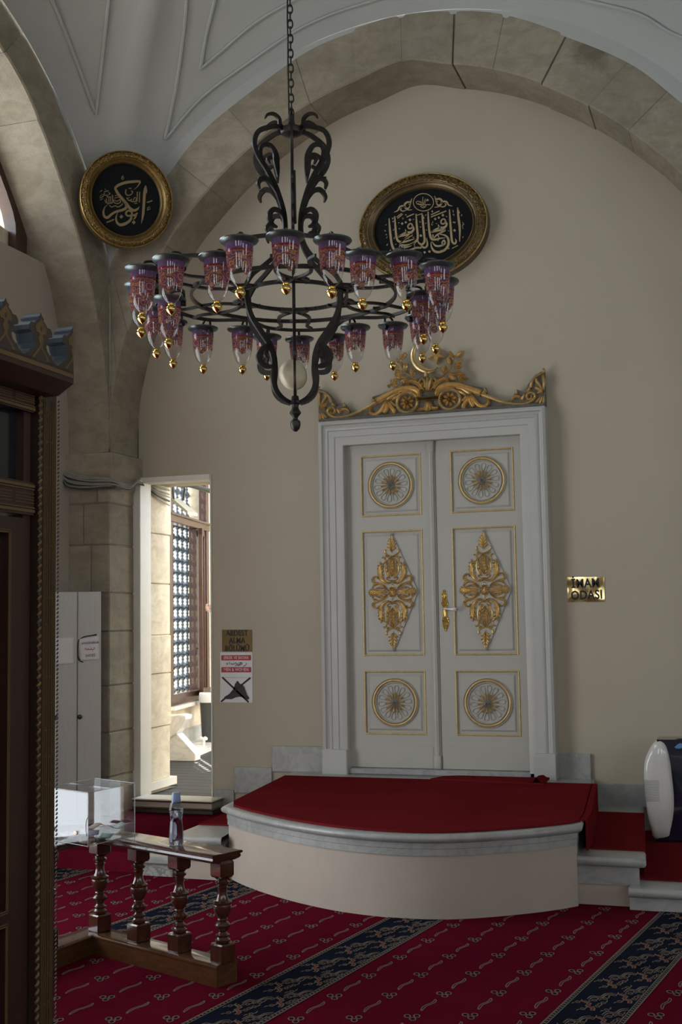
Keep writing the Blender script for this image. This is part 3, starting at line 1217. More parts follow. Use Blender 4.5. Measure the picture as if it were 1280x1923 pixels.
def diamond(g, cx, cz, sx, sz):
    """acanthus lozenge: strokes for the right half of the upper half, mirrored both ways; units of 1/1000 of a crop"""
    S = []
    S.append(([(0, 1150), (0, 1090), (0, 1000), (0, 820)], [0, 46, 60, 20], 1.2, 'ridge'))
    for k, (a, b, c) in enumerate((((4, 800), (45, 850), (90, 880)), ((4, 830), (45, 910), (88, 950)), ((4, 880), (38, 965), (66, 1015)), ((4, 940), (25, 1010), (40, 1050)))):
        S.append(([a, b, c], [18, 44, 24], 1.0, 'round'))
    S.append(([(0, 775), (0, 785)], [36, 36], 1.2, 'round'))
    S.append(([(0, 705), (40, 715), (95, 740), (120, 715), (95, 685), (62, 705), (78, 722)], [26, 26, 26, 24, 22, 18, 12], 1.0, 'round'))
    S.append(([(95, 745), (130, 770), (140, 820), (118, 838)], [26, 36, 44, 12], .9, 'round'))
    S.append(([(12, 700), (135, 575)], [26, 22], .9, 'round'))
    S.append(([(190, 555), (135, 600), (145, 670), (180, 690), (195, 668)], [40, 34, 30, 24, 10], .9, 'round'))
    S.append(([(0, 690), (0, 600), (0, 460), (0, 300)], [0, 56, 44, 20], 1.4, 'ridge'))
    for v in (320, 375, 430, 485, 540, 590):
        q = 1-(v-320)/600
        S.append(([(4, v), (40*q+8, v+35), (70*q+6, v+72)], [16, 40*q+8, 10], 1.1, 'round'))
    S.append(([(40, 270), (95, 340), (122, 430), (118, 520), (92, 600)], [16, 46, 54, 44, 4], 1.0, 'ridge'))
    for (a, b) in (((105, 400), (75, 455)), ((112, 460), (80, 520)), ((105, 530), (78, 575))):
        S.append(([a, b], [34, 8], .9, 'round'))
    S.append(([(20, 190), (95, 170), (180, 220), (235, 320), (245, 430), (225, 560)], [14, 34, 60, 86, 84, 30], 1.2, 'groove'))
    for (a, b) in (((250, 330), (300, 410)), ((262, 410), (300, 470)), ((262, 470), (285, 540)), ((235, 520), (240, 600)), ((200, 330), (168, 350)), ((208, 400), (165, 440)), ((205, 470), (165, 520)), ((205, 520), (178, 570))):
        S.append(([a, b], [48, 10], 1.0, 'round'))
    S.append(([(0, 232), (50, 228), (100, 250), (108, 285), (78, 292), (62, 270)], [24, 22, 22, 22, 18, 12], 1.0, 'round'))
    S.append(([(0, 205), (60, 208), (100, 190)], [20, 18, 10], .8, 'round'))
    S.append(([(0, 100), (0, 160)], [60, 10], .9, 'ridge'))
    S.append(([(110, 70), (170, 130), (270, 170), (350, 190), (392, 230), (380, 290), (330, 315), (285, 290), (290, 262)], [14, 30, 44, 50, 46, 40, 30, 22, 14], 1.1, 'groove'))
    for (a, b) in (((350, 190), (420, 215)), ((385, 235), (425, 262)), ((300, 165), (395, 150)), ((345, 150), (410, 105))):
        S.append(([a, b], [44, 8], 1.0, 'round'))
    S.append(([(130, 50), (200, 108), (300, 95), (330, 55), (240, 32), (150, 40)], 20, 1.0, 'round', True))
    S.append(([(170, 60), (215, 85), (225, 60), (270, 85), (285, 62)], [10, 18, 12, 18, 8], .8, 'round'))
    S.append(([(120, 0), (260, 0), (400, 0), (505, 0)], [24, 60, 100, 0], 1.3, 'ridge'))
    for (a, b, c) in (((320, 10), (380, 50), (410, 110)), ((370, 8), (425, 40), (450, 78)), ((420, 6), (460, 22), (480, 45)), ((270, 10), (330, 40), (350, 70))):
        S.append(([a, b, c], [14, 34, 8], 1.1, 'round'))
    for a in (radians(22), radians(67)):
        S.append(([(18*cos(a), 18*sin(a)), (60*cos(a-.25), 60*sin(a-.25)), (92*cos(a-.05), 92*sin(a-.05)), (78*cos(a+.25), 78*sin(a+.25)), (44*cos(a+.2), 44*sin(a+.2))], [14, 26, 24, 22, 12], 1.3, 'round'))
    S.append(([(96, 52), (118, 70), (112, 100)], [16, 24, 8], .9, 'round'))
    for st in S:
        pts, w, h, pr = st[:4]
        cl = len(st) > 4
        for mx in (1, -1):
            for mz in (1, -1):
                P_ = [(cx+mx*p[0]*sx, cz+mz*p[1]*sz) for p in pts]
                ww = [q*sx*1.08 for q in w] if isinstance(w, list) else w*sx*1.1
                hh = 0.016*h
                if all(p[0] == 0 for p in pts) and mx == -1:
                    continue
                if all(p[1] == 0 for p in pts) and mz == -1:
                    continue
                g.stroke(FD, P_, ww, hh, n=4, prof=pr, closed=cl, h0=0.008)
    c = [(cx+60*sx*cos(t), cz+60*sz*sin(t)) for t in np.linspace(0, 2*pi, 14)[:-1]]
    g.prism(c, FD, 0.018, 0.004)
    g.prism([(cx+20*sx*cos(t), cz+20*sz*sin(t)) for t in np.linspace(0, 2*pi, 9)[:-1]], FD, 0.024, 0.016)


def leaf(label, x0, x1, panels, hinge):
    p = thing('door_leaf', label, 'door')
    del p['category']
    child(p, door)
    # keep the leaf a mesh: body is stile-and-rail construction
    g = Geo()
    g.box((x0, YD+0.012, lz0), (x1, YD+0.045, lz1))
    zs = []
    for (a, b, c, d) in panels:
        zs.append((c, d))
    pa, pb = panels[0][0], panels[0][1]
    g.box((x0, YD, lz0), (pa, YD+0.012, lz1)).box((pb, YD, lz0), (x1, YD+0.012, lz1))
    zz = sorted(zs)
    ed = [lz0]+[q for c, d in zz for q in (c, d)]+[lz1]
    for i in range(0, len(ed), 2):
        g.box((pa, YD, ed[i]), (pb, YD+0.012, ed[i+1]))
    g.box((pa, YD-0.003, lz0), (pb, YD, lz0+0.17)) if False else None
    for (a, b, c, d) in panels:
        e = 0.030
        rows = [[(a+k, YD+0.012-h, c+k), (b-k, YD+0.012-h, c+k), (b-k, YD+0.012-h, d-k), (a+k, YD+0.012-h, d-k)] for k, h in ((0.0, 0.0012), (e, 0.0012), (e+0.014, 0.010))]
        g.grid(rows, closed=True)
        g.add(rows[-1], [(0, 1, 2, 3)])
    o = g.build('door_leaf_body', M_paint, angle=30)
    recalc(o)
    o.name = 'door_leaf'
    bpy.data.objects.remove(p)
    child(o, door)
    o['label'] = label
    g = Geo()
    for (a, b, c, d) in panels:
        rect(g, a+0.006, b-0.006, c+0.006, d-0.006, 0.013, 0.007)
    q = g.build('gilt_beading', M_goldline)
    q.parent = o
    q.matrix_parent_inverse = o.matrix_world.inverted()
    # the parents were placed at the world origin offset, keep children in place
    q.matrix_parent_inverse = Matrix.Identity(4)
    # rosettes top and bottom
    for (a, b, c, d) in (panels[0], panels[2]):
        cx, cz = (a+b)/2, (c+d)/2
        R = 0.166
        g = Geo()
        g.stroke(FD, [(cx+R*cos(t), cz+R*sin(t)) for t in np.linspace(0, 2*pi, 33)[:-1]], 0.020, 0.013, n=2, prof='round', closed=True)
        rg = g.build('gilt_ring', M_goldline, angle=40)
        g = Geo()
        for r_, w in ((R-0.018, 0.010), (R+0.014, 0.008)):
            g.stroke(FD, [(cx+r_*cos(t), cz+r_*sin(t)) for t in np.linspace(0, 2*pi, 33)[:-1]], w, 0.012, n=2, closed=True)
        for k in range(14):
            a0 = 2*pi*k/14+0.1
            e1 = np.array([cos(a0), sin(a0)])
            e2 = np.array([-sin(a0), cos(a0)])
            pts = [np.array([cx, cz])+e1*u+e2*v for u, v in ((0.050, 0.004), (0.08, 0.009), (0.106, 0.016), (0.123, 0.013), (0.129, 0), (0.123, -0.013), (0.106, -0.016), (0.08, -0.009), (0.050, -0.004))]
            g.stroke(FD, pts, 0.005, 0.006, n=2)
        pt = g.build('carved_wheel', M_paint)
        g = Geo()
        for k in range(14):
            a0 = 2*pi*k/14+0.1
            e1 = np.array([cos(a0), sin(a0)])
            c0 = np.array([cx, cz])
            g.stroke(FD, [c0+e1*0.03, c0+e1*0.05, c0+e1*0.066, c0+e1*0.076], [0.007, 0.010, 0.017, 0.006], [0.014, 0.016, 0.02, 0.008], n=3, h0=0.004)
        dr = g.build('gilt_drops', M_gold)
        g = Geo()
        for rr_, nn, hh in ((0.030, 12, 0.014), (0.019, 9, 0.022), (0.008, 5, 0.028)):
            for k in range(nn):
                a0 = 2*pi*k/nn
                g.stroke(FD, [(cx+cos(a0)*rr_*0.5, cz+sin(a0)*rr_*0.5), (cx+cos(a0)*rr_, cz+sin(a0)*rr_)], [0.008, 0.009], [hh, hh*0.7], n=1, h0=0.004)
        ro = g.build('silvered_boss', M_collarlt)
        for q in (rg, pt, dr, ro):
            q.parent = o
    (a, b, c, d) = panels[1]
    g = Geo()
    cx, cz = (a+b)/2, (c+d)/2+0.005
    diamond(g, cx, cz, 0.390/2/505, 0.885/2/1150)
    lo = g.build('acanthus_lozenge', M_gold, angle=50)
    lo.parent = o
    g = Geo()
    dmd = [(cx-0.20, cz), (cx, cz-0.452), (cx+0.20, cz), (cx, cz+0.452)]
    g.prism(dmd, FD, 0.009, 0.0)
    bd = g.build('lozenge_board', M_paint, smooth=False)
    bd.parent = o
    return o


M_collarlt = plain('silvered_wood', (0.42, 0.41, 0.38), 0.5, 0.4, var=0.2, nscale=60)


def prect(q):
    P_ = [WY(x, y, YD) for x, y in q]
    return ((P_[0][0]+P_[3][0])/2, (P_[1][0]+P_[2][0])/2, (P_[2][1]+P_[3][1])/2, (P_[0][1]+P_[1][1])/2)


pl_ = [prect([(675, 856), (789.5, 850), (792, 965.5), (678, 971)]), prect([(677.5, 998), (793, 993.5), (798, 1231), (682.7, 1231)]), prect([(683.2, 1258.5), (798, 1258.5), (800.5, 1379.5), (685.5, 1378.5)])]
pr_ = [prect([(841.4, 849), (959.5, 839.5), (965, 958.5), (845, 965.5)]), prect([(845.5, 992.5), (966.3, 986), (975, 1230.5), (854.5, 1231)]), prect([(855, 1260), (977, 1259.5), (981, 1384), (860, 1382)])]
la = sum(p[0] for p in pl_)/3
lb = sum(p[1] for p in pl_)/3
ra = sum(p[0] for p in pr_)/3
rb = sum(p[1] for p in pr_)/3
Lp = [(la, lb, (a[2]+b[2])/2, (a[3]+b[3])/2) for a, b in zip(pl_, pr_)]
Rp = [(ra, rb, (a[2]+b[2])/2, (a[3]+b[3])/2) for a, b in zip(pl_, pr_)]
l1 = leaf('left leaf, with the rounded closing bead', i_l+0.001, XM, Lp, 0)
l2 = leaf('right leaf, carrying the brass handle', XM+0.004, i_r-0.001, Rp, 1)
for l_ in (l1, l2):
    for c_ in l_.children:
        c_.matrix_parent_inverse = Matrix.Identity(4)
# closing bead (half column with a small capital) on the left leaf
g = Geo()
g.tube([(XM-0.030, YD-0.004, lz0), (XM-0.030, YD-0.004, lz1-0.03)], 0.019, n=14)
for dx in (-0.012, 0, 0.012):
    g.tube([(XM-0.030+dx, YD-0.020+abs(dx)*0.4, 0.62), (XM-0.030+dx, YD-0.020+abs(dx)*0.4, lz1-0.05)], 0.005, n=6)
g.bbox((XM-0.055, YD-0.028, lz1-0.10), (XM-0.005, YD, lz1-0.01), 0.008)
g.bbox((XM-0.058, YD-0.030, lz1-0.03), (XM-0.002, YD, lz1-0.012), 0.004)
g.bbox((XM-0.058, YD-0.026, lz0), (XM-0.002, YD, lz0+0.10), 0.006)
cb = g.build('closing_bead', M_paint, angle=50)
cb.parent = l1
g = Geo()
g.bbox((i_l+0.002, YD-0.004, lz0), (XM-0.06, YD+0.004, lz0+0.165), 0.003)
g.bbox((XM+0.008, YD-0.004, lz0), (i_r-0.002, YD+0.004, lz0+0.165), 0.003)
kb = g.build('kick_board', M_paint)
kb.parent = l2
g = Geo()
g.bbox((i_l, YD-0.072, 0.448), (i_r, YW, 0.490), 0.008)
child(g.build('sill', M_marble), door)

# brass escutcheon and porcelain lever
esc = []
ke = 0.0625


def E(x, y):
    return WY(800+x*ke, 1090+y*ke, YD)


g = Geo()
out_r = [(540, 275), (600, 320), (570, 360), (625, 420), (615, 500), (600, 550), (640, 620), (660, 690), (650, 750), (610, 810), (630, 860), (625, 1050), (660, 1130), (690, 1190), (680, 1260), (660, 1380), (640, 1440), (600, 1530)]
out_l = [(580, 1530), (535, 1440), (505, 1380), (490, 1260), (480, 1190), (510, 1100), (505, 860), (500, 810), (465, 740), (455, 690), (480, 620), (490, 550), (465, 500), (460, 420), (510, 360), (490, 320)]
g.prism([E(x, y) for x, y in out_r+out_l], FD, 0.006, 0.0)
sc = 0.0625/245
for (pts, w) in (([(540, 400), (490, 440), (500, 510), (545, 530), (590, 500), (595, 430), (545, 410)], 24), ([(545, 420), (550, 520)], 22), ([(480, 590), (550, 570), (610, 590)], 18),
                 ([(480, 720), (550, 740), (640, 720)], 26), ([(500, 640), (545, 600), (620, 650)], 22), ([(500, 690), (555, 650), (620, 690)], 22), ([(510, 790), (560, 810), (610, 790)], 20),
                 ([(490, 1210), (570, 1240), (670, 1220)], 26), ([(520, 1170), (500, 1120), (530, 1100)], 20), ([(650, 1170), (640, 1110), (610, 1070)], 22),
                 ([(520, 1300), (570, 1330), (640, 1300)], 24), ([(520, 1370), (580, 1340), (640, 1380)], 22), ([(550, 1440), (590, 1410), (620, 1450)], 22), ([(585, 1390), (590, 1500)], 18), ([(510, 330), (545, 300), (585, 330)], 16)):
    g.stroke(FD, [E(*p) for p in pts], w*sc*1.2, 0.008, n=4, h0=0.005)
g.stroke(FD, [E(560, 870), E(570, 1080)], [0.020, 0.016], 0.010, n=1, h0=0.004)
es = g.build('escutcheon', M_brass, angle=50)
es.parent = l2
g = Geo()
a, b = E(570, 850), E(640, 850)
p0 = Vector((a[0], YD-0.045, a[1]))
ex = WY(859, 1145.5, YD-0.05)
p1 = Vector((ex[0]-0.008, YD-0.05, ex[1]+0.004))
g.tube([(a[0], YD, a[1]), (a[0], YD-0.035, a[1])], 0.010, n=12)
hd = g.build('handle_neck', M_brass)
hd.parent = es
g = Geo()
d = p1-p0
g.tube([p0+d*t for t in (0, .1, .3, .5, .7, .85, .95, 1.0)], [0.007, 0.0085, 0.008, 0.0095, 0.0135, 0.0165, 0.013, 0.006], n=14)
lv = g.build('porcelain_lever', M_wplast, angle=60)
lv.parent = es
g = Geo()
g.tube([p1, p1+d.normalized()*0.008], [0.006, 0.003], n=8)
tp = g.build('lever_tip', M_brass)
tp.parent = es
for q in (kb, cb, es, hd, lv, tp):
    q.matrix_parent_inverse = Matrix.Identity(4)
for q in (l1, l2):
    q.matrix_parent_inverse = Matrix.Translation(-door.location)

# ================================================================== GILDED FRIEZE OVER THE DOOR
YFZ = 8.745
FF = frameY(YFZ)
k1 = 230/1280
k2 = 240/1280
kc = 0.15625
XC_ = WY(804, 740, YFZ)[0]


def A1(x, y):
    return WY(590+x*k1, 650+y*k1, YFZ)


def A2(x, y):
    return WY(800+x*k2, 640+y*k2, YFZ)


def A3(x, y):
    return WY(680+x*kc, 450+y*kc, YFZ)


m1 = abs(A1(0, 400)[0]-A1(1000, 400)[0])/1000
fz = thing('door_frieze', 'gilded carved frieze with crescent and star on top of the white door frame', 'carving', (XC_, 8.79, c_t))
zb_ = c_t+0.012
bd = [(45, 792), (40, 440), (130, 475), (205, 560), (235, 630), (310, 590), (375, 690), (450, 690), (600, 605), (605, 530), (700, 500), (840, 440), (960, 428), (975, 370), (1100, 330), (1195, 325)]
bw = [A1(*q) for q in bd]
bw[0] = (bw[0][0], zb_)
poly = bw+[(2*XC_-x, z) for x, z in bw[-2::-1]]
g = Geo()
g.prism(poly, FF, 0.0, -0.03)
g.bbox((c_l+0.005, YFZ-0.028, c_t), (c_r-0.005, YW-0.02, c_t+0.030), 0.004)
M_board = plain('frieze_backing', (0.14, 0.125, 0.105), 0.8, var=0.3, nscale=30)
child(g.build('backing_board', M_board), fz)
ST = [([(1100, 545), (1085, 480), (1010, 445), (920, 452), (840, 478), (740, 532), (650, 580)], [34, 60, 62, 60, 60, 62, 70], 1.5, 'groove'),
      ([(640, 585), (615, 560), (625, 535)], [40, 30, 14], 1.5, 'round'), ([(655, 575), (690, 590)], [40, 14], 1.5, 'round'),
      ([(650, 590), (560, 640), (470, 690), (370, 730), (260, 750), (180, 735), (142, 690), (155, 655), (195, 645), (222, 675), (200, 708), (172, 695), (180, 672)], [44, 38, 34, 34, 32, 32, 30, 28, 26, 24, 20, 16, 12], 1.2, 'round'),
      ([(900, 492), (840, 505), (790, 545), (750, 575)], [12, 34, 40, 14], 1.1, 'round'), ([(905, 505), (850, 540), (800, 585)], [10, 30, 12], 1.0, 'round'),
      ([(760, 570), (735, 620), (690, 690), (635, 718), (592, 700), (585, 665), (608, 655)], [20, 40, 46, 44, 36, 26, 18], 1.2, 'groove'),
      ([(765, 575), (765, 640), (735, 705)], [20, 46, 40], 1.2, 'groove'), ([(790, 575), (790, 620), (830, 670), (835, 705), (800, 712)], [20, 38, 44, 36, 20], 1.2, 'groove'),
      ([(800, 580), (835, 615), (860, 625)], [16, 26, 10], 1.0, 'round'),
      # corner palmette
      ([(62, 640), (52, 560), (60, 495)], [18, 34, 20], 1.2, 'round'), ([(66, 640), (95, 580), (125, 535), (110, 515)], [14, 30, 30, 14], 1.2, 'round'), ([(66, 650), (110, 620), (140, 600)], [14, 34, 16], 1.2, 'round'),
      ([(66, 660), (105, 655), (125, 668)], [14, 24, 10], 1.1, 'round'), ([(42, 470), (100, 485), (145, 520), (170, 560), (178, 600)], [18, 22, 22, 30, 34], 1.3, 'round'), ([(185, 600), (205, 625), (230, 620)], [30, 26, 12], 1.1, 'round'),
      ([(48, 425), (52, 435)], [26, 26], 1.4, 'round'), ([(52, 440), (48, 470)], [20, 26], 1.2, 'round'),
      ([(60, 700), (66, 770)], [18, 30], 1.1, 'round'), ([(72, 700), (100, 765)], [18, 30], 1.1, 'round'), ([(85, 700), (135, 755)], [18, 32], 1.1, 'round'),
      ([(240, 655), (262, 690), (262, 712)], [24, 34, 14], 1.1, 'round'), ([(265, 712), (290, 670), (330, 662), (360, 690), (372, 690)], [18, 28, 32, 26, 10], 1.1, 'groove'), ([(312, 605), (316, 640)], [30, 26], 1.2, 'round'),
      # handles of the vase
      ([(1135, 455), (1090, 400), (1020, 370), (985, 385), (985, 420), (1008, 430)], [46, 42, 34, 28, 24, 18], 1.4, 'groove'),
      ([(1160, 465), (1120, 430), (1100, 385), (1130, 345), (1150, 380), (1140, 420)], [20, 24, 24, 22, 16, 8], 1.5, 'round'),
      ([(1180, 470), (1165, 400), (1145, 340)], [26, 34, 26], 1.7, 'round'),
      ([(1180, 590), (1165, 650), (1105, 665), (1088, 650)], [30, 44, 34, 20], 1.5, 'groove'), ([(1188, 590), (1185, 640), (1165, 680)], [24, 40, 30], 1.7, 'round')]
g = Geo()
for pts, w, h, pr in ST:
    P_ = [A1(*q) for q in pts]
    for sg in (1, -1):
        Q = P_ if sg == 1 else [(2*XC_-x, z) for x, z in P_]
        g.stroke(FF, Q, [q*m1 for q in w], 0.022*h, n=5, prof=pr)
for sg in (1, -1):
    cc = A1(972, 592)
    cx = cc[0] if sg == 1 else 2*XC_-cc[0]
    g.stroke(FF, [(cx+102*m1*cos(t), cc[1]+100*m1*sin(t)) for t in np.linspace(0, 2*pi, 25)[:-1]], 34*m1, 0.030, n=2, closed=True, prof='round')
    for k in range(8):
        a = 2*pi*k/8+0.2
        g.stroke(FF, [(cx+q*m1*cos(a), cc[1]+q*m1*sin(a)) for q in (14, 34, 56, 74)], [8*m1, 22*m1, 32*m1, 2*m1], 0.024, n=3, prof='groove')
    g.stroke(FF, [(cx-6*m1, cc[1]), (cx+6*m1, cc[1])], 26*m1, 0.034, n=2)
# beaded crossbar and fluted collar
(xa, za), (xb, _) = A1(1040, 562), A1(1195, 560)
half = xb-xa
for dz in (16, -16):
    g.stroke(FF, [(XC_-half, za+dz*m1), (XC_+half, za+dz*m1)], 13*m1, 0.036, n=1)
for i in range(17):
    x = XC_-half*0.95+half*1.9*i/16
    g.stroke(FF, [(x-4*m1, za), (x+4*m1, za)], 13*m1, 0.040, n=1)
for i in range(6):
    x = XC_+(i-2.5)*22*m1
    g.stroke(FF, [(x, A1(0, 530)[1]), (x, A1(0, 480)[1])], 19*m1, 0.034, n=2)
for yy in (535, 470):
    g.stroke(FF, [(XC_-66*m1, A1(1195, yy)[1]), (XC_+66*m1, A1(1195, yy)[1])], 16*m1, 0.036, n=1)
g.stroke(FF, [(XC_, A1(1195, 470)[1]), (XC_, A1(1195, 400)[1]), (XC_, A1(1195, 330)[1])], [30*m1, 44*m1, 30*m1], 0.042, n=3)
g.stroke(FF, [(XC_, A1(1195, 590)[1]), (XC_, A1(1195, 690)[1])], [30*m1, 56*m1], 0.038, n=3, prof='groove')
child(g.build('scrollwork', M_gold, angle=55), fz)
# left spray of serrated leaves, right spray of laurel
g = Geo()
g.stroke(FF, [A1(*q) for q in ((1085, 368), (1020, 325), (960, 285), (910, 220), (885, 150))], [14*m1, 16*m1, 14*m1, 12*m1, 8*m1], 0.020, n=5)
g.stroke(FF, [A1(*q) for q in ((985, 330), (900, 340), (850, 380), (800, 410))], [12*m1, 12*m1, 10*m1, 8*m1], 0.018, n=4)
for a, b, w in (((1030, 318), (1005, 228), 34), ((1045, 325), (1048, 245), 28), ((950, 270), (965, 168), 44), ((915, 150), (962, 62), 38), ((890, 145), (930, 82), 26), ((895, 225), (825, 195), 34), ((915, 265), (838, 258), 36), ((930, 295), (830, 288), 30), ((940, 322), (836, 322), 40), ((960, 340), (900, 408), 42), ((975, 345), (945, 402), 30), ((875, 350), (790, 368), 38), ((860, 378), (795, 402), 36), ((862, 385), (838, 448), 34), ((805, 405), (762, 420), 26), ((800, 395), (775, 440), 22), ((925, 215), (900, 160), 30), ((880, 180), (855, 130), 26)):
    A, B = np.array(a, float), np.array(b, float)
    mid = [A+(B-A)*t for t in (0, .35, .7, 1)]
    g.stroke(FF, [A1(*q) for q in mid], [4*m1, w*m1, w*.8*m1, 1*m1], [0.012, 0.026, 0.03, 0.01], n=3, prof='ridge')
    nrm = np.array([-(B-A)[1], (B-A)[0]])/np.linalg.norm(B-A)
    for t in (0.3, 0.5, 0.7):
        for sg in (-1, 1):
            q0 = A+(B-A)*t
            q1 = q0+nrm*sg*w*0.58+(B-A)*0.14
            g.stroke(FF, [A1(*q0), A1(*q1)], [10*m1, 5*m1], [0.024, 0.012], n=1)
child(g.build('oak_spray', M_gold, angle=50), fz)
g = Geo()
m2 = m1*k2/k1
g.stroke(FF, [A2(*q) for q in ((140, 372), (195, 325), (240, 285), (270, 220), (290, 150))], [16*m2, 14*m2, 14*m2, 12*m2, 8*m2], 0.020, n=5)
g.stroke(FF, [A2(*q) for q in ((220, 315), (290, 318), (350, 350), (395, 380))], [12*m2, 12*m2, 10*m2, 8*m2], 0.018, n=4)
for a, b, w in (((300, 165), (382, 108), 48), ((275, 175), (238, 105), 36), ((250, 240), (212, 172), 46), ((262, 230), (240, 160), 26), ((295, 235), (368, 195), 36), ((290, 265), (360, 235), 28), ((285, 280), (358, 262), 28), ((190, 330), (142, 262), 40), ((205, 325), (198, 242), 30), ((225, 345), (295, 392), 50), ((215, 335), (298, 350), 30), ((285, 318), (352, 312), 28), ((310, 330), (400, 342), 28), ((325, 340), (360, 415), 36), ((350, 355), (428, 385), 28), ((370, 375), (405, 405), 24)):
    A, B = np.array(a, float), np.array(b, float)
    mid = [A+(B-A)*t for t in (0, .3, .65, .9, 1)]
    g.stroke(FF, [A2(*q) for q in mid], [4*m2, w*.85*m2, w*m2, w*.5*m2, 2*m2], [0.012, 0.026, 0.032, 0.02, 0.008], n=3, prof='groove')
child(g.build('laurel_spray', M_gold, angle=50), fz)
g = Geo()
m3 = m1*kc/k1
g.stroke(FF, [A3(*q) for q in ((715, 1238), (655, 1270), (622, 1330), (612, 1400), (635, 1480), (700, 1548), (790, 1582), (860, 1572), (918, 1540))], [w*m3 for w in (4, 26, 44, 56, 64, 66, 54, 34, 3)], 0.030, n=6, prof='ridge')
g.stroke(FF, [A3(770, 1585), A3(770, 1650)], [44*m3, 56*m3], 0.026, n=1)
child(g.build('crescent', M_gold, angle=30), fz)
g = Geo()
sx_, sz_ = A3(884, 1392)
pts = []
for k in range(10):
    a = radians(-88+36*k)
    r_ = (98 if k % 2 == 0 else 40)*m3
    pts.append(FF(sx_+r_*cos(a), sz_+r_*sin(a), 0.008))
pts.append(FF(sx_, sz_, 0.040))
pts += [FF(sx_+(98 if k % 2 == 0 else 40)*m3*cos(radians(-88+36*k)), sz_+(98 if k % 2 == 0 else 40)*m3*sin(radians(-88+36*k)), -0.05) for k in range(10)]
g.add(pts, [(k, (k+1) % 10, 10) for k in range(10)]+[(k, 11+k, 11+(k+1) % 10, (k+1) % 10) for k in range(10)])
child(recalc(g.build('star', M_gold, smooth=False)), fz)

# ================================================================== CALLIGRAPHY MEDALLIONS
def medal_frame(g_dark, g_gold, fr, rx, ry, win, rnd, th, dens):
    """oval frame: rim, carved band, beads; rx, ry outer semi-axes, win = inner fraction"""
    T = np.linspace(0, 2*pi, 73)[:-1]

    def E_(f, t):
        d = (1-f)*0.5*(rx+ry)
        return ((rx-d)*cos(t), (ry-d)*sin(t))
    w = (1-win)*0.5*(rx+ry)

    def F(q):      # q 0 outer .. 1 inner
        return 1-(1-win)*q
    prof = [(-0.0, 0.0), (0.0, 0.45), (0.03, 0.55), (0.08, 0.62), (0.12, 0.5), (0.2, 0.62), (0.38, 0.85), (0.52, 0.8), (0.58, 0.6), (0.62, 0.72), (0.67, 0.6), (0.8, 0.42), (0.86, 0.38), (0.9, 0.44), (0.95, 0.36), (1.0, 0.12)]
    rows = [[fr(*E_(F(q), t), h*th) for t in T] for q, h in prof]
    g_dark.grid(rows, closed=True)
    for q, ww, h0 in ((0.06, 0.10, 0.55), (0.60, 0.07, 0.62), (0.90, 0.05, 0.38)):
        g_gold.stroke(fr, [E_(F(q), t) for t in T], w*ww, th*0.18, n=1, closed=True, h0=h0*th)
    nb = int(dens*1.6)
    for k in range(nb):
        t = 2*pi*k/nb
        a = E_(F(0.90), t)
        b = E_(F(0.90), t+0.012)
        g_gold.stroke(fr, [a, b], w*0.075, th*0.20, n=1, h0=0.40*th)
    for k in range(dens):
        t = 2*pi*(k+rnd.uniform(-.2, .2))/dens
        q0 = rnd.uniform(0.16, 0.5)
        a = rnd.uniform(0, 6.28)
        cx, cy = E_(F(q0), t)
        r_ = w*rnd.uniform(0.07, 0.14)
        sp = [(cx+r_*(1-i*.13)*cos(a+i*0.9), cy+r_*(1-i*.13)*sin(a+i*.9)) for i in range(6)]
        g_gold.stroke(fr, sp, [w*.02, w*.05, w*.06, w*.05, w*.04, w*.03], th*0.20, n=2, h0=(0.62 if q0 < .25 else .78)*th)
    T2 = T


M_gold2 = gold_mat('round_frame_gold', (0.60, 0.42, 0.15), 0.33, (0.25, 0.16, 0.05), 0.7)
M_gold3 = gold_mat('round_frame_base', (0.24, 0.16, 0.055), 0.38, (0.06, 0.035, 0.012), 0.7)
# --- oval panel
ov = thing('oval_calligraphy', 'oval black panel with gold calligraphy in a dark gilded frame on the cream wall', 'picture', (-2.22, 8.78, 4.6))
YO = 8.74
cxo, czo = -2.234, WY(796, 427, YO)[1]
FO = lambda a, b, h: (cxo+a, YO-h, czo+b)
ox0, ox1 = WY(675, 430, YO)[0], WY(917.5, 425, YO)[0]
oz0, oz1 = WY(800, 527, YO)[1], WY(796, 327, YO)[1]
cxo, czo = (ox0+ox1)/2, (oz0+oz1)/2
RX, RY = (ox1-ox0)/2, (oz1-oz0)/2
gd, gg = Geo(), Geo()
medal_frame(gd, gg, FO, RX, RY, 0.735, random.Random(3), 0.055, 330)
gd.grid([[FO(RX*f*cos(t), RY*f*sin(t), h) for t in np.linspace(0, 2*pi, 73)[:-1]] for f, h in ((1, 0), (1, -0.058))], closed=True)
child(recalc(gd.build('frame', M_goldframe2, angle=50)), ov)
child(gg.build('frame_carving', M_goldframe, angle=50), ov)
g = Geo()
g.prism([(RX*0.80*cos(t), RY*0.78*sin(t)) for t in np.linspace(0, 2*pi, 49)[:-1]], FO, 0.002, -0.05)
child(g.build('black_board', M_black, smooth=False), ov)
kB = 0.140625
FOw = frameY(YO-0.002)


def B_(x, y):
    return WY(700+x*kB, 350+y*kB, YO)


mB = abs(B_(0, 400)[0]-B_(1000, 400)[0])/1000
g = Geo()


def wr(pts, w, n=4, cl=False, off=(0, 0), h=0.003):
    ww = [q*mB for q in w] if isinstance(w, (list, tuple)) else w*mB
    g.stroke(FOw, [B_(x+off[0], y+off[1]) for x, y in pts], ww, h, n=n, prof='flat', closed=cl)


def dot(x, y, s, off=(0, 0)):
    g.prism([B_(x+a*s+off[0], y+b*s+off[1]) for a, b in ((-.6, 0), (0, .6), (.6, 0), (0, -.6))], FOw, 0.003, 0)


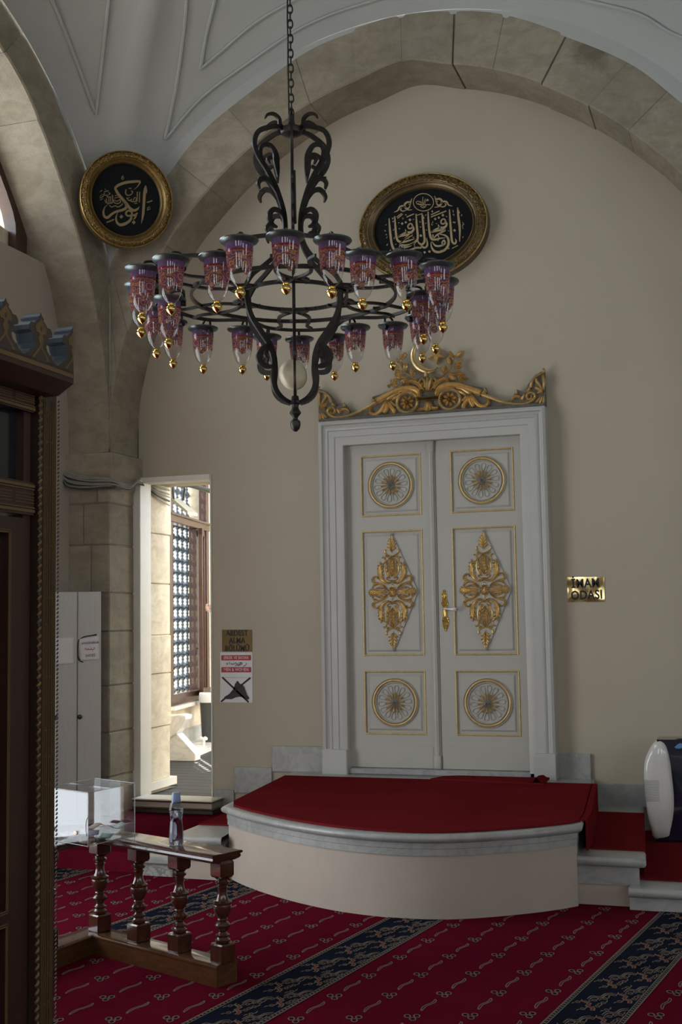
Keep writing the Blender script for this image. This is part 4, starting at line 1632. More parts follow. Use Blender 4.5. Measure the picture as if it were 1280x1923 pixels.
wr([(1132, 285), (1140, 400), (1160, 560), (1158, 740)], [14, 28, 28, 8]); wr([(1132, 290), (1158, 360)], [4, 14])
wr([(1022, 310), (1035, 500), (1050, 680), (1062, 745), (1092, 768), (1112, 740), (1100, 700)], [14, 26, 28, 26, 26, 20, 6])
dot(1090, 590, 34); wr([(1068, 490), (1080, 475), (1090, 490), (1102, 475)], 9); wr([(1068, 318), (1075, 350)], 8); wr([(1070, 385), (1078, 372), (1085, 395)], 7)
wr([(1055, 832), (1135, 790)], 10); wr([(1180, 400), (1188, 375)], 9); wr([(1195, 480), (1215, 510), (1195, 520), (1205, 570)], 7); wr([(1200, 690), (1204, 670)], 10)
for off in ((0, 0), (-440, 62)):
    wr([(935, 438), (908, 470), (922, 502), (962, 492), (965, 450)], 18, cl=True, off=off)
    wr([(972, 470), (985, 515), (950, 552), (890, 548), (872, 510)], [20, 26, 28, 22, 6], off=off)
    wr([(905, 545), (830, 580), (775, 612)], [22, 18, 12], off=off)
    wr([(775, 612), (870, 592), (968, 578)], [22, 26, 20], off=off); wr([(968, 585), (900, 625), (850, 655), (815, 690)], [26, 22, 20, 14], off=off)
    dot(935, 387, 34, off); dot(832, 437, 30, off); dot(880, 420, 30, off)
wr([(736, 338), (745, 500), (757, 620), (782, 700), (835, 712), (905, 695), (965, 690)], [14, 26, 28, 28, 26, 18, 6])
wr([(800, 645), (805, 690)], [20, 8]); wr([(870, 655), (885, 690)], [14, 8])
wr([(775, 382), (890, 330)], 13); wr([(775, 412), (980, 330)], 13); wr([(790, 325), (800, 338), (788, 345)], 8, cl=True)
wr([(330, 430), (400, 372)], 12); wr([(318, 412), (385, 362)], 12); wr([(450, 412), (550, 370)], 13)
wr([(292, 400), (303, 560), (318, 690), (350, 738), (420, 742), (500, 720), (560, 700)], [14, 26, 28, 28, 26, 18, 6])
wr([(216, 428), (230, 600), (252, 770), (290, 850), (360, 870)], [14, 28, 30, 30, 14])
wr([(576, 370), (586, 520), (600, 680), (575, 735), (500, 780), (420, 790), (350, 770)], [14, 26, 28, 28, 26, 24, 8])
wr([(655, 360), (665, 450), (684, 640), (690, 735), (652, 778), (610, 752), (602, 715)], [14, 26, 28, 28, 26, 18, 6]); wr([(657, 362), (684, 432)], [4, 14])
wr([(590, 388), (652, 366)], 10); dot(640, 660, 34)
wr([(520, 640), (440, 690), (370, 760), (345, 850)], [22, 20, 12, 6]); wr([(350, 770), (400, 810), (480, 800), (560, 750)], [8, 22, 26, 10])
wr([(925, 752), (950, 722), (964, 762), (940, 782)], 20, cl=True)
wr([(885, 640), (960, 655), (1005, 700), (1008, 780), (960, 850), (880, 880), (815, 862), (780, 800), (778, 740)], [8, 20, 28, 30, 30, 30, 28, 18, 6])
wr([(945, 785), (880, 800), (830, 790), (790, 740)], [20, 24, 22, 6])
wr([(716, 690), (728, 785), (690, 822), (650, 800), (640, 822), (580, 822), (500, 850), (420, 858)], [8, 24, 24, 20, 22, 24, 22, 8])
dot(692, 882, 32); dot(755, 872, 32)
wr([(560, 760), (555, 800), (570, 820)], 7); wr([(395, 795), (430, 840)], 7)
rs = random.Random(4)
for (x, y) in ((270, 470), (265, 430), (345, 480), (440, 380), (400, 430), (540, 435), (275, 580), (355, 560), (285, 690), (305, 770), (190, 780), (175, 510), (230, 850), (705, 380), (705, 490), (715, 580), (630, 475), (635, 540), (795, 480), (790, 510), (985, 400), (1010, 590), (1010, 830), (870, 720), (540, 680), (470, 690), (850, 490), (165, 590), (180, 640), (185, 680)):
    wr([(x-8, y+rs.uniform(-10, 10)), (x, y+10), (x+8, y+rs.uniform(-14, 6))], rs.uniform(5, 9), n=3)
wr([(675+135*cos(t), 215+116*sin(t)) for t in np.linspace(0, 2*pi, 25)[:-1]], 10, n=2, cl=True)
wr([(772, 246), (690, 246), (610, 244), (578, 220), (600, 200), (640, 212), (700, 250), (712, 268)], [8, 9, 9, 8, 7, 7, 8, 5]); wr([(600, 235), (640, 200), (640, 235), (610, 240)], 6)
for a, b in (((662, 235), (668, 142)), ((675, 235), (700, 165)), ((690, 240), (712, 185))):
    wr([a, b], 7)
wr([(632, 262), (660, 285), (695, 280), (705, 256)], 8); wr([(645, 255), (690, 270)], 6); dot(730, 184, 30)
SCR = [([(822, 130), (845, 172), (890, 168), (922, 198), (905, 245), (868, 252), (850, 222), (866, 196)], [6, 18, 24, 26, 24, 18, 14, 10]), ([(905, 240), (940, 205), (985, 210), (1010, 250), (1065, 266)], [10, 20, 22, 18, 4]),
       ([(900, 272), (945, 275), (975, 250), (960, 228)], [8, 14, 14, 8]), ([(820, 282), (860, 278), (905, 262)], [5, 10, 8]), ([(850, 222), (842, 196), (830, 160)], [14, 12, 4])]
for p, w in SCR:
    wr(p, w)
    wr([(1345-x, y+(x-675)*0.215) for x, y in p], w)
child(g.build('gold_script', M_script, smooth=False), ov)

# --- round panel across the corner
d = ray(235.5, 376.5)
# point where the ray crosses the 45-degree diagonal running out of the corner
t = ((YB-CAM[1])+(XL-CAM[0]))/(d[0]+d[1])
P0 = CAM+d*t
NN = np.array([0.66, -0.74, -0.13])
NN = NN/np.linalg.norm(NN)
P0 = P0+NN*0.02
UU = np.cross([0, 0, 1], NN)
UU = UU/np.linalg.norm(UU)
VV = np.cross(NN, UU)


def onp(x, y):
    dd = ray(x, y)
    q = CAM+dd*((P0-CAM)@NN)/(dd@NN)
    return (float((q-P0)@UU), float((q-P0)@VV))


FR = lambda a, b, h: tuple(P0+UU*a+VV*b+NN*h)
e = [onp(148, 378), onp(323, 375), onp(235, 286), onp(236, 469)]
R0x, R0y = (e[1][0]-e[0][0])/2, (e[2][1]-e[3][1])/2
R0 = (R0x+R0y)/2
rp = thing('round_calligraphy', 'round black panel with gold calligraphy in a carved gold frame set across the stone corner', 'picture', tuple(P0))
gd, gg = Geo(), Geo()
medal_frame(gd, gg, FR, R0x, R0y, 0.735, random.Random(8), 0.05, 300)
gd.grid([[FR(R0x*cos(t), R0y*sin(t), h) for t in np.linspace(0, 2*pi, 73)[:-1]] for h in (0, -0.04)], closed=True)
child(recalc(gd.build('frame', M_gold3, angle=50)), rp)
child(gg.build('frame_carving', M_gold2, angle=50), rp)
g = Geo()
g.prism([(R0x*0.8*cos(t), R0y*0.8*sin(t)) for t in np.linspace(0, 2*pi, 49)[:-1]], FR, 0.002, -0.04)
child(g.build('black_board', M_black, smooth=False), rp)
kA = 0.109375
mA = abs(onp(160, 380)[0]-onp(300, 380)[0])/1280
g = Geo()
F2 = lambda a, b, h: FR(a, b, h+0.002)


def wa(pts, w, n=4, cl=False):
    ww = [q*mA for q in w] if isinstance(w, (list, tuple)) else w*mA
    g.stroke(F2, [onp(160+x*kA, 310+y*kA) for x, y in pts], ww, 0.003, n=n, prof='flat', closed=cl)


def da(x, y, s):
    g.prism([onp(160+(x+a*s)*kA, 310+(y+b*s)*kA) for a, b in ((-.6, 0), (0, .6), (.6, 0), (0, -.6))], F2, 0.003, 0)


wa([(1034, 350), (1018, 450), (1002, 700), (988, 860), (960, 1008)], [10, 44, 44, 40, 5]); wa([(1036, 352), (1048, 430), (1050, 492)], [6, 26, 6])
wa([(838, 420), (885, 380), (925, 325), (935, 285), (860, 283), (700, 300), (570, 345), (508, 398)], [6, 12, 20, 34, 42, 44, 44, 38])
wa([(506, 390), (560, 492), (640, 590), (700, 660), (760, 740), (830, 780), (890, 760), (928, 712)], [36, 48, 50, 52, 50, 46, 34, 5])
wa([(650, 600), (695, 665), (698, 735), (630, 775), (530, 800), (450, 845), (385, 900), (330, 885), (310, 810), (335, 725), (400, 668)], [20, 34, 44, 42, 38, 38, 44, 42, 30, 14, 4])
wa([(742, 785), (700, 812), (708, 862), (765, 872), (800, 840), (785, 800)], 30, cl=True)
wa([(795, 850), (775, 940), (690, 1005), (600, 1028), (542, 985), (527, 900), (560, 808)], [34, 40, 48, 48, 38, 24, 5])
wa([(790, 860), (850, 862), (895, 822)], [20, 40, 20]); wa([(870, 860), (850, 910), (818, 940)], [34, 24, 8]); da(618, 888, 58); da(830, 985, 58)
wa([(365, 985), (430, 962), (490, 935)], 20); wa([(1055, 642), (1100, 630), (1148, 612)], 20)
wa([(1112, 722), (1072, 730), (1072, 758), (1118, 752)], 12); wa([(1055, 778), (1122, 752)], 10); wa([(652, 178), (622, 215), (628, 243), (655, 238), (655, 212), (626, 212)], 11)
for p, w in (([(932, 460), (926, 640)], 15), ([(892, 460), (888, 600), (872, 625), (800, 628), (760, 600)], 16), ([(700, 420), (690, 480), (722, 520), (780, 510), (808, 470), (790, 440)], 16), ([(748, 402), (790, 402)], 16), ([(708, 560), (750, 612), (800, 585)], 15), ([(820, 610), (845, 560), (878, 580), (862, 612)], 14),
             ([(842, 662), (888, 655)], 12), ([(800, 440), (820, 470)], 12), ([(705, 575), (760, 560)], 10),
             ([(320, 462), (400, 440)], 14), ([(246, 565), (300, 540), (330, 482)], 14), ([(330, 520), (385, 520), (372, 548), (445, 548)], 13), ([(392, 475), (425, 490), (400, 512)], 12), ([(465, 515), (468, 635), (432, 655), (360, 650), (335, 600)], 15),
             ([(402, 562), (406, 640)], 14), ([(432, 562), (436, 640)], 14), ([(362, 575), (368, 640)], 12), ([(500, 605), (545, 622), (590, 596), (602, 640), (545, 662), (492, 640), (480, 590)], 15), ([(412, 690), (450, 722), (515, 700), (560, 722), (620, 688), (642, 664)], 15),
             ([(250, 462), (290, 430)], 12), ([(342, 408), (348, 432)], 12), ([(498, 570), (575, 552)], 12), ([(508, 530), (545, 522)], 12), ([(255, 600), (300, 575)], 12), ([(250, 540), (290, 500)], 9)):
    wa(p, w)
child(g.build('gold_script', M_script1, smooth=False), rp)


# ================================================================== SIGNS
def text_mesh(body, size, mat, fr_matrix, parent, name='lettering', bold=0.0, xs=1.0, align='CENTER'):
    cu = bpy.data.curves.new(name, 'FONT')
    cu.body = body
    cu.size = size
    cu.align_x = align
    cu.align_y = 'CENTER'
    cu.extrude = 0.0004
    cu.offset = bold
    cu.resolution_u = 3
    cu.space_character = 1.06
    tmp = bpy.data.objects.new(name+'_tmp', cu)
    COL.objects.link(tmp)
    dg = bpy.context.evaluated_depsgraph_get()
    me = bpy.data.meshes.new_from_object(tmp.evaluated_get(dg))
    bpy.data.objects.remove(tmp)
    me.transform(Matrix.Diagonal((xs, 1, 1, 1)))
    me.transform(fr_matrix)
    me.materials.clear()
    me.materials.append(mat)
    o = bpy.data.objects.new(name, me)
    COL.objects.link(o)
    if parent is not None:
        o.parent = parent
        o.matrix_parent_inverse = Matrix.Translation(-parent.location) if parent.type == 'EMPTY' else Matrix.Identity(4)
    return o


def wallM(x, z, Y, rot=0):
    """text lying in the wall plane, readable from the room"""
    return Matrix.Translation((x, Y, z)) @ Matrix.Rotation(rot, 4, 'Y') @ Matrix.Rotation(pi/2, 4, 'X')


def quad_sign(name, label, cat, q, mat, th=0.002, Y=8.797):
    P_ = [WY(x, y, Y) for x, y in q]
    c = (sum(p[0] for p in P_)/4, sum(p[1] for p in P_)/4)
    t = thing(name, label, cat, (c[0], Y, c[1]), 0, 'foil signs on the cream wall' if name == 'foil_sign' else 'paper signs left of the white door')
    g = Geo()
    n = 10
    rows = []
    for i in range(n+1):
        row = []
        for j in range(n+1):
            a, b = i/n, j/n
            x = (P_[0][0]*(1-b)+P_[1][0]*b)*(1-a)+(P_[3][0]*(1-b)+P_[2][0]*b)*a
            z = (P_[0][1]*(1-b)+P_[1][1]*b)*(1-a)+(P_[3][1]*(1-b)+P_[2][1]*b)*a
            row.append((x, Y-th, z))
        rows.append(row)
    g.grid(rows)
    g.prism([(p[0], p[1]) for p in P_[::-1]], frameY(Y), th*0.8, -0.002)
    child(g.build('sheet', mat), t)
    return t, P_, c


def foil_mat(name, col, rough, bump):
    t = NT(name)
    v = t.co()
    t.set(col=col, rough=rough, metal=1.0)
    t.bump(t.noise(v, 9, 0, 0.5, 0.4), bump, 0.02)
    return t.mat


M_foil = foil_mat('gold_foil', (0.80, 0.62, 0.28), 0.12, 0.3)
M_foil2 = foil_mat('dull_gold_foil', (0.075, 0.05, 0.024), 0.4, 0.1)
t1, P_, c = quad_sign('foil_sign', 'shiny crumpled gold sign reading IMAM ODASI right of the white door', 'sign', [(1064, 1084), (1134, 1083), (1135, 1130), (1066, 1131)], M_foil)
text_mesh('\u0130MAM', 0.088, M_ink, wallM(c[0]-0.002, c[1]+0.042, 8.793, -0.02), t1, bold=0.0025, xs=0.84)
text_mesh('ODASI', 0.088, M_ink, wallM(c[0]+0.004, c[1]-0.042, 8.793, -0.02), t1, bold=0.0025, xs=0.84)
t2, P_, c = quad_sign('foil_sign', 'dark bronze sign reading ABDEST ALMA BOLUMU, top of the three left wall signs', 'sign', [(417, 1182.5), (473, 1182.5), (473, 1223.5), (417, 1223.5)], M_foil2)
for i, (s, xs) in enumerate((('ABDEST', 0.82), ('ALMA', 0.82), ('B\u00d6L\u00dcM\u00dc', 0.80))):
    text_mesh(s, 0.062, M_ink, wallM(c[0]+0.0, c[1]+0.058-0.060*i, 8.793), t2, bold=0.0015, xs=xs)
t3, P_, c = quad_sign('paper_sign', 'paper sign with two red bars reading MEN & WOMEN, below the bronze sign', 'sign', [(413.5, 1225), (473.5, 1225), (474, 1272.5), (413.5, 1271.5)], M_paper)
g = Geo()
w = P_[1][0]-P_[0][0]
for zz in (WY(440, 1235.3, 8.79)[1], WY(440, 1257.8, 8.79)[1]):
    g.box((c[0]-w*0.465, 8.7935, zz-0.0205), (c[0]+w*0.465, 8.7945, zz+0.0205))
child(g.build('red_bar', M_inkred), t3)
z1_, z2_, z3_ = WY(440, 1235.3, 8.79)[1], WY(440, 1247, 8.79)[1], WY(440, 1257.8, 8.79)[1]
text_mesh('ERKEK VE BAYAN', 0.034, M_inkpale, wallM(c[0], z1_, 8.793), t3, bold=0.0004, xs=0.76)
text_mesh('MEN & WOMEN', 0.034, M_inkpale, wallM(c[0], z3_, 8.793), t3, bold=0.0004, xs=0.84)
g = Geo()
FS = frameY(8.794)
kS = 110/1175


def S_(x, y):
    return WY(390+x*kS, 1160+y*kS, 8.794)


ms = abs(S_(0, 900)[0]-S_(1000, 900)[0])/1000
for p, w in (([(765, 905), (772, 930), (745, 965), (705, 970)], 11), ([(690, 905), (650, 900), (690, 925), (660, 940), (600, 935), (615, 905)], 10), ([(640, 890), (645, 940), (610, 968), (595, 935)], 11), ([(572, 905), (560, 898), (560, 920), (580, 930), (568, 962), (545, 968)], 11),
             ([(530, 898), (535, 930), (500, 932), (497, 912), (493, 932), (465, 932), (462, 910)], 10), ([(430, 885), (432, 932)], 11), ([(400, 905), (380, 912), (385, 928), (405, 925), (375, 948)], 9), ([(515, 885), (520, 887)], 8), ([(655, 965), (660, 966)], 8)):
    g.stroke(FS, [S_(*q) for q in p], w*ms, 0.0006, n=3, prof='flat')
child(g.build('arabic_lettering', M_ink, smooth=False), t3)
t4, P_, c = quad_sign('paper_sign', 'paper sign of a black shoe crossed out, lowest of the three left wall signs', 'sign', [(413.5, 1272.5), (474, 1273), (474, 1319.5), (413, 1319)], M_paper)
g = Geo()
shoe = [(320, 1610), (345, 1580), (430, 1530), (510, 1430), (545, 1330), (585, 1270), (605, 1268), (640, 1320), (700, 1350), (735, 1400), (760, 1480), (790, 1560), (835, 1600), (825, 1640), (790, 1640), (700, 1600), (640, 1585), (560, 1600), (480, 1635), (380, 1635)]
g.prism([S_(*q) for q in shoe], FS, 0.0006, 0)
for i in range(11):
    a = S_(712+i*8, 1370+i*20)
    g.stroke(FS, [a, (a[0]+0.010, a[1]+0.002)], 0.004, 0.0008, n=1, prof='flat', sm=False)
child(g.build('shoe_print', plain('print_charcoal', (0.03, 0.027, 0.028), 0.6, var=0.3, nscale=60), smooth=False), t4)
g = Geo()
for a, b in (((290, 1195), (820, 1695)), ((855, 1205), (265, 1685))):
    g.stroke(FS, [S_(*a), S_(*b)], 34*ms, 0.0006, h0=0.0004 if a[0] > 500 else -0.0, n=1, prof='flat', sm=False)
child(g.build('cross', M_ink, smooth=False), t4)

# ================================================================== CHANDELIER
AX = np.array([-2.2262, 5.9074])
KD = np.hypot(*AX)


def zx(x, y):
    return float(zat(x, y, (AX[0], AX[1])))


ZR = zx(551, 556)
ZCUP = zx(549, 246)
ch = thing('chandelier', 'wrought iron chandelier of twenty-four painted glass lamps hanging on a chain', 'chandelier', (AX[0], AX[1], ZR))
# direction of view in plan, so that arms sit as in the photograph
vd = atan2(AX[1], AX[0])


def cyl(r, a, z):
    return (AX[0]+r*cos(a), AX[1]+r*sin(a), z)


LOFF = [(0.814, -71.3), (0.773, -58.9), (0.641, -45.2), (0.712, -31.9), (0.715, -16.5), (0.651, 1.6), (0.557, 19.9), (0.656, 36.6), (0.700, 53.1), (0.711, 69.5), (0.634, 83.4), (0.786, 96.2),
        (0.80, 108.5), (0.758, 121.0), (0.640, 133.6), (0.717, 148.0), (0.719, 162.4), (0.658, 180.1), (0.544, 196.9), (0.655, 215.6), (0.723, 234.8), (0.717, 249.6), (0.639, 263.3), (0.786, 276.2)]
LOFF = [(r*1.24, radians(a)) for r, a in LOFF]
ZBALL = 3.088
ZFL = zat(537, 446, (AX[0]+LOFF[0][0]*cos(LOFF[0][1]), AX[1]+LOFF[0][0]*sin(LOFF[0][1])))
LH = ZFL-ZBALL
# rings
g = Geo()
ringpts = [cyl(r-0.085, a, ZR+0.035) for r, a in LOFF]
g.tube(catmull(ringpts, 5, closed=True), 1, flat=(0.013, 0.018), closed=True, up=(0, 0, 1))
R1, R2 = 0.545, 0.285
for r_ in (R1, R2):
    g.tube([cyl(r_, 2*pi*k/72, ZR) for k in range(72)], 1, flat=(0.014, 0.020), closed=True, up=(0, 0, 1))
child(g.build('iron_rings', M_iron, angle=50), ch)


def tri(*p):
    return p


# radial arms: profile lists (r, z-offset in px of the axis plane)
PXM = 357.0


def arm_pts(lst, a, swing=0.0):
    out = []
    for x, y in lst:
        r = x/(0.866*PXM)
        out.append(cyl(r, a+swing, zx(551, y)))
    return out


UP = [(12, 246), (28, 244), (46, 250), (64, 262), (71, 284), (64, 306), (48, 328), (34, 352), (24, 378), (17, 404), (15, 432), (19, 458), (32, 482), (54, 506), (76, 526), (88, 545)]
LOW = [(88, 545), (87, 575), (80, 603), (64, 628), (48, 650), (40, 672), (38, 694), (40, 716), (36, 736), (24, 750), (10, 757)]
for k in range(6):
    a = vd+pi*k/3
    side = (-sin(a), cos(a), 0)
    g = Geo()

    def bar(lst, w, n=5, th=0.013, g=g, a=a, side=side):
        """flat iron bar in the radial plane, w = list of widths"""
        P_ = arm_pts(lst, a)
        ww = w if isinstance(w, list) else [w]*len(P_)
        c4 = [(*p, q) for p, q in zip(P_, ww)]
        c = catmull(c4, n)
        g.tube([q[:3] for q in c], [q[3] for q in c], flat=(1, th), up=side)
    bar(UP, [.022, .024, .026, .026, .026, .026, .028, .028, .028, .028, .026, .026, .024, .024, .024, .022])
    bar([(14, 246), (22, 240), (24, 228), (34, 222), (46, 226), (50, 234)], [.024, .022, .020, .018, .014, .006])
    bar([(52, 322), (60, 300), (56, 286), (42, 282), (32, 294), (30, 310), (28, 338)], [.010, .020, .022, .024, .030, .034, .004])
    bar([(38, 304), (46, 308), (42, 318)], [.018, .018, .006])
    bar([(28, 372), (40, 352), (54, 346), (64, 356), (62, 368)], [.010, .024, .028, .022, .008])
    bar([(50, 348), (64, 346)], [.018, .006], n=2)
    bar([(16, 420), (22, 404), (36, 400), (44, 412), (40, 428), (30, 432)], [.010, .022, .026, .030, .026, .010])
    bar([(40, 424), (50, 436), (48, 448)], [.024, .016, .006])
    child(g.build('scroll_bracket', M_iron, angle=50), ch)
    g = Geo()
    bar2 = lambda lst, w, n=5: bar(lst, w, n, 0.013, g, a, side)
    bar2(LOW, [.024, .026, .028, .030, .034, .034, .032, .032, .030, .026, .022])
    bar2([(46, 652), (58, 660), (66, 676), (62, 690), (48, 694), (40, 690)], [.012, .028, .034, .030, .024, .010])
    bar2([(48, 655), (54, 672), (50, 680)], [.012, .018, .010])
    child(g.build('basket_bracket', M_iron, angle=50), ch)
    # horizontal spoke with thorn leaves between the two circles and out to the lobes
    g = Geo()
    b = a+pi/6
    e1 = np.array([cos(b), sin(b)])
    e2 = np.array([-sin(b), cos(b)])

    def hz(u, v, z=0.0):
        return (AX[0]+e1[0]*u+e2[0]*v, AX[1]+e1[1]*u+e2[1]*v, ZR+z)
    for sg in (1, -1):
        def hb(lst, w, th=0.014, n=5):
            c = catmull([(*hz(u, sg*v), q) for (u, v), q in zip(lst, w)], n)
            g.tube([q[:3] for q in c], [q[3] for q in c], flat=(1, th), up=(0, 0, 1))
        hb([(0.16, 0.23), (0.30, 0.16), (0.42, 0.15), (0.52, 0.20), (0.60, 0.26), (0.68, 0.27)], [.014, .017, .018, .020, .016, .010])
        hb([(0.52, 0.19), (0.49, 0.25), (0.44, 0.26)], [.026, .024, .005])
        hb([(0.33, 0.16), (0.30, 0.09), (0.25, 0.07)], [.026, .022, .005])
    child(g.build('ring_spoke', M_iron, angle=50), ch)
# rods, cup and finial
g = Geo()
g.tube([cyl(0.0, 0, ZCUP), cyl(0.0, 0, zx(554, 757))], 0.009, n=10)
g.tube([cyl(0.012, 0.4, zx(551, 320)), cyl(0.014, 0.4, zx(551, 420))], 0.007, n=8)
g.tube([cyl(0.013, 2.4, zx(551, 300)), cyl(0.010, 2.4, zx(551, 600))], 0.005, n=8)
child(g.build('centre_rod', M_iron), ch)
g = Geo()
g.lathe([(0.0, -0.035), (0.03, -0.030), (0.055, -0.018), (0.062, 0.0), (0.062, 0.012), (0.03, 0.02), (0.016, 0.05), (0.016, 0.09), (0.0, 0.095)], 24, (AX[0], AX[1], ZCUP))
child(g.build('top_cup', M_iron), ch)
zf = zx(553, 757)
pf = [(0.0, 803), (0.010, 802), (0.022, 797), (0.028, 790), (0.026, 783), (0.014, 780), (0.013, 777), (0.018, 774), (0.030, 769), (0.030, 766), (0.022, 762), (0.017, 757), (0.020, 752), (0.036, 750), (0.036, 746), (0.022, 744), (0.018, 736), (0, 735)]
g = Geo()
g.lathe([(r, zx(553, y+8)) for r, y in pf], 20, (AX[0], AX[1], 0))
child(g.build('finial', M_iron), ch)
# chain and cable
g = Geo()
z = ZCUP+0.10
i = 0
while z < 7.02:
    a = (i % 2)*pi/2+0.4
    pts = []
    for k in range(16):
        t = 2*pi*k/16
        u = 0.013*cos(t)
        v = 0.026*sin(t)
        pts.append((AX[0]+u*cos(a), AX[1]+u*sin(a), z+v))
    g.tube(pts, 0.0042, n=6, closed=True)
    z += 0.042
    i += 1
child(g.build('chain', M_iron), ch)
g = Geo()
rnd = random.Random(2)
g.tube(catmull([(AX[0]-0.012-0.004*rnd.random(), AX[1]-0.006+0.01*rnd.random(), ZCUP+0.02+j*0.12) for j in range(23)], 3), 0.0045, n=6)
child(g.build('power_cable', M_rubber), ch)

# painted glass lamp
def lampglass():
    t = NT('painted_lamp_glass')
    t.n.remove(t.b)
    out = t.n['Material Output']
    tc = t.new('ShaderNodeTexCoord')
    sep = t.new('ShaderNodeSeparateXYZ')
    t.link(tc.outputs['Object'], sep.inputs[0])

    def mth(op, a, b=None, c=None):
        m = t.new('ShaderNodeMath', operation=op)
        for i, q in enumerate((a, b, c)):
            if q is None:
                continue
            if isinstance(q, (int, float)):
                m.inputs[i].default_value = q
            else:
                t.link(q, m.inputs[i])
        return m.outputs[0]
    ang = mth('ARCTAN2', sep.outputs[1], sep.outputs[0])
    z = sep.outputs[2]
    h = mth('DIVIDE', z, LH)            # 0 ball .. 1 flange
    # curvilinear coordinates for the pattern
    cmb = t.new('ShaderNodeCombineXYZ')
    t.link(mth('MULTIPLY', ang, 1.9), cmb.inputs[0])
    t.link(mth('MULTIPLY', h, 9.0), cmb.inputs[1])
    vor = t.new('ShaderNodeTexVoronoi')
    vor.inputs['Scale'].default_value = 0.85
    t.link(cmb.outputs[0], vor.inputs['Vector'])
    rings = mth('FRACT', mth('MULTIPLY', vor.outputs['Distance'], 3.6))
    line = mth('LESS_THAN', mth('ABSOLUTE', mth('SUBTRACT', rings, 0.5)), 0.19)
    nz = t.noise(cmb.outputs[0], 1.6, 3, 0.6, 0.5)
    fine = t.noise(t.co((1, 1, 1)), 260, 2, 0.7)
    body = t.ramp(nz, [(0.40, (0.24, 0.035, 0.05)), (0.52, (0.17, 0.06, 0.14)), (0.64, (0.12, 0.10, 0.27))])
    body = t.mix(mth('MULTIPLY', line, 0.9), body, (0.58, 0.27, 0.09))
    band = t.ramp(fine, [(0.40, (0.28, 0.07, 0.16)), (0.5, (0.14, 0.12, 0.30)), (0.62, (0.30, 0.19, 0.30))])
    isband = mth('GREATER_THAN', h, 0.81)
    colr = t.mix(isband, body, band)
    isred = mth('LESS_THAN', mth('ABSOLUTE', mth('SUBTRACT', h, 0.80)), 0.014)
    colr = t.mix(isred, colr, (0.38, 0.01, 0.02))
    isor = mth('LESS_THAN', mth('ABSOLUTE', mth('SUBTRACT', h, 0.765)), 0.008)
    colr = t.mix(isor, colr, (0.50, 0.20, 0.06))
    # scalloped lower border of the painting
    edge = mth('ADD', 0.49, mth('MULTIPLY', mth('SINE', mth('MULTIPLY', ang, 4.0)), 0.075))
    edge = mth('ADD', edge, mth('MULTIPLY', mth('SUBTRACT', nz, 0.5), 0.30))
    mask = mth('GREATER_THAN', h, edge)
    dens = mth('MULTIPLY', mask, 0.80)
    dif = t.new('ShaderNodeBsdfDiffuse')
    t.link(colr, dif.inputs[0])
    trl = t.new('ShaderNodeBsdfTranslucent')
    t.link(colr, trl.inputs[0])
    mx0 = t.new('ShaderNodeMixShader')
    mx0.inputs[0].default_value = 0.45
    t.link(dif.outputs[0], mx0.inputs[1])
    t.link(trl.outputs[0], mx0.inputs[2])
    tr = t.new('ShaderNodeBsdfTransparent')
    tr.inputs[0].default_value = (0.93, 0.92, 0.93, 1)
    mx1 = t.new('ShaderNodeMixShader')
    t.link(dens, mx1.inputs[0])
    t.link(tr.outputs[0], mx1.inputs[1])
    t.link(mx0.outputs[0], mx1.inputs[2])
    gl = t.new('ShaderNodeBsdfGlossy')
    gl.inputs['Roughness'].default_value = 0.03
    mx = t.new('ShaderNodeMixShader')
    t.link(schlick(t, 0.06), mx.inputs[0])
    t.link(mx1.outputs[0], mx.inputs[1])
    t.link(gl.outputs[0], mx.inputs[2])
    t.link(mx.outputs[0], out.inputs[0])
    return t.mat


M_lamp = lampglass()
M_bulb = glass_mat('bulb_glass', (0.88, 0.88, 0.88), 0.05, 0.06)
h = LH
gl_prof = [(0.0, 0.018), (0.012, 0.020), (0.015, 0.026), (0.025, h*.145), (0.036, h*.20), (0.0445, h*.28), (0.0515, h*.38), (0.0565, h*.50), (0.0595, h*.63), (0.0618, h*0.79), (0.063, h*0.80), (0.0645, h-0.006)]
g = Geo()
g.caps = False
g.lathe(gl_prof, 32)
m_gl = g.build('tmp_glass', M_lamp, angle=180).data
g = Geo()
g.lathe([(0.058, h-0.006), (0.066, h-0.012), (0.084, h-0.004), (0.090, h+0.004), (0.089, h+0.010), (0.080, h+0.014), (0.03, h+0.016), (0.0, h+0.017)], 32)
m_co = g.build('tmp_collar', M_collar).data
g = Geo()
g.lathe([(0.0, -0.032), (0.004, -0.028), (0.016, -0.020), (0.0245, -0.006), (0.025, 0.003), (0.020, 0.012), (0.013, 0.018), (0.017, 0.021), (0.017, 0.026), (0.0, 0.027)], 20)
m_ba = g.build('tmp_ball', M_brass).data
g = Geo()
g.lathe([(0.0, h*0.45), (0.010, h*0.46), (0.021, h*0.52), (0.024, h*0.60), (0.018, h*0.70), (0.012, h*0.76)], 14)
m_bu = g.build('tmp_bulb', M_bulb, angle=180).data
g = Geo()
g.lathe([(0.014, h*0.74), (0.014, h*0.9), (0.010, h)], 12)
m_so = g.build('tmp_socket', plain('socket_cream', (0.5, 0.47, 0.4), 0.5)).data
g = Geo()
g.tube(catmull([(-0.075, 0, h-0.03), (-0.078, 0, h+0.03), (-0.060, 0, h+0.052), (-0.02, 0, h+0.048), (-0.004, 0, h+0.035), (0, 0, h+0.012)], 4), 0.0065, n=8)
g.tube([(-0.088, 0, h-0.018), (-0.062, 0, h-0.018)], 0.014, n=10)
g.tube([(0.01, 0, h+0.012), (0.012, 0, h+0.035), (0.03, 0, h+0.03)], 0.0022, n=5)
m_br = g.build('tmp_bracket', M_iron).data
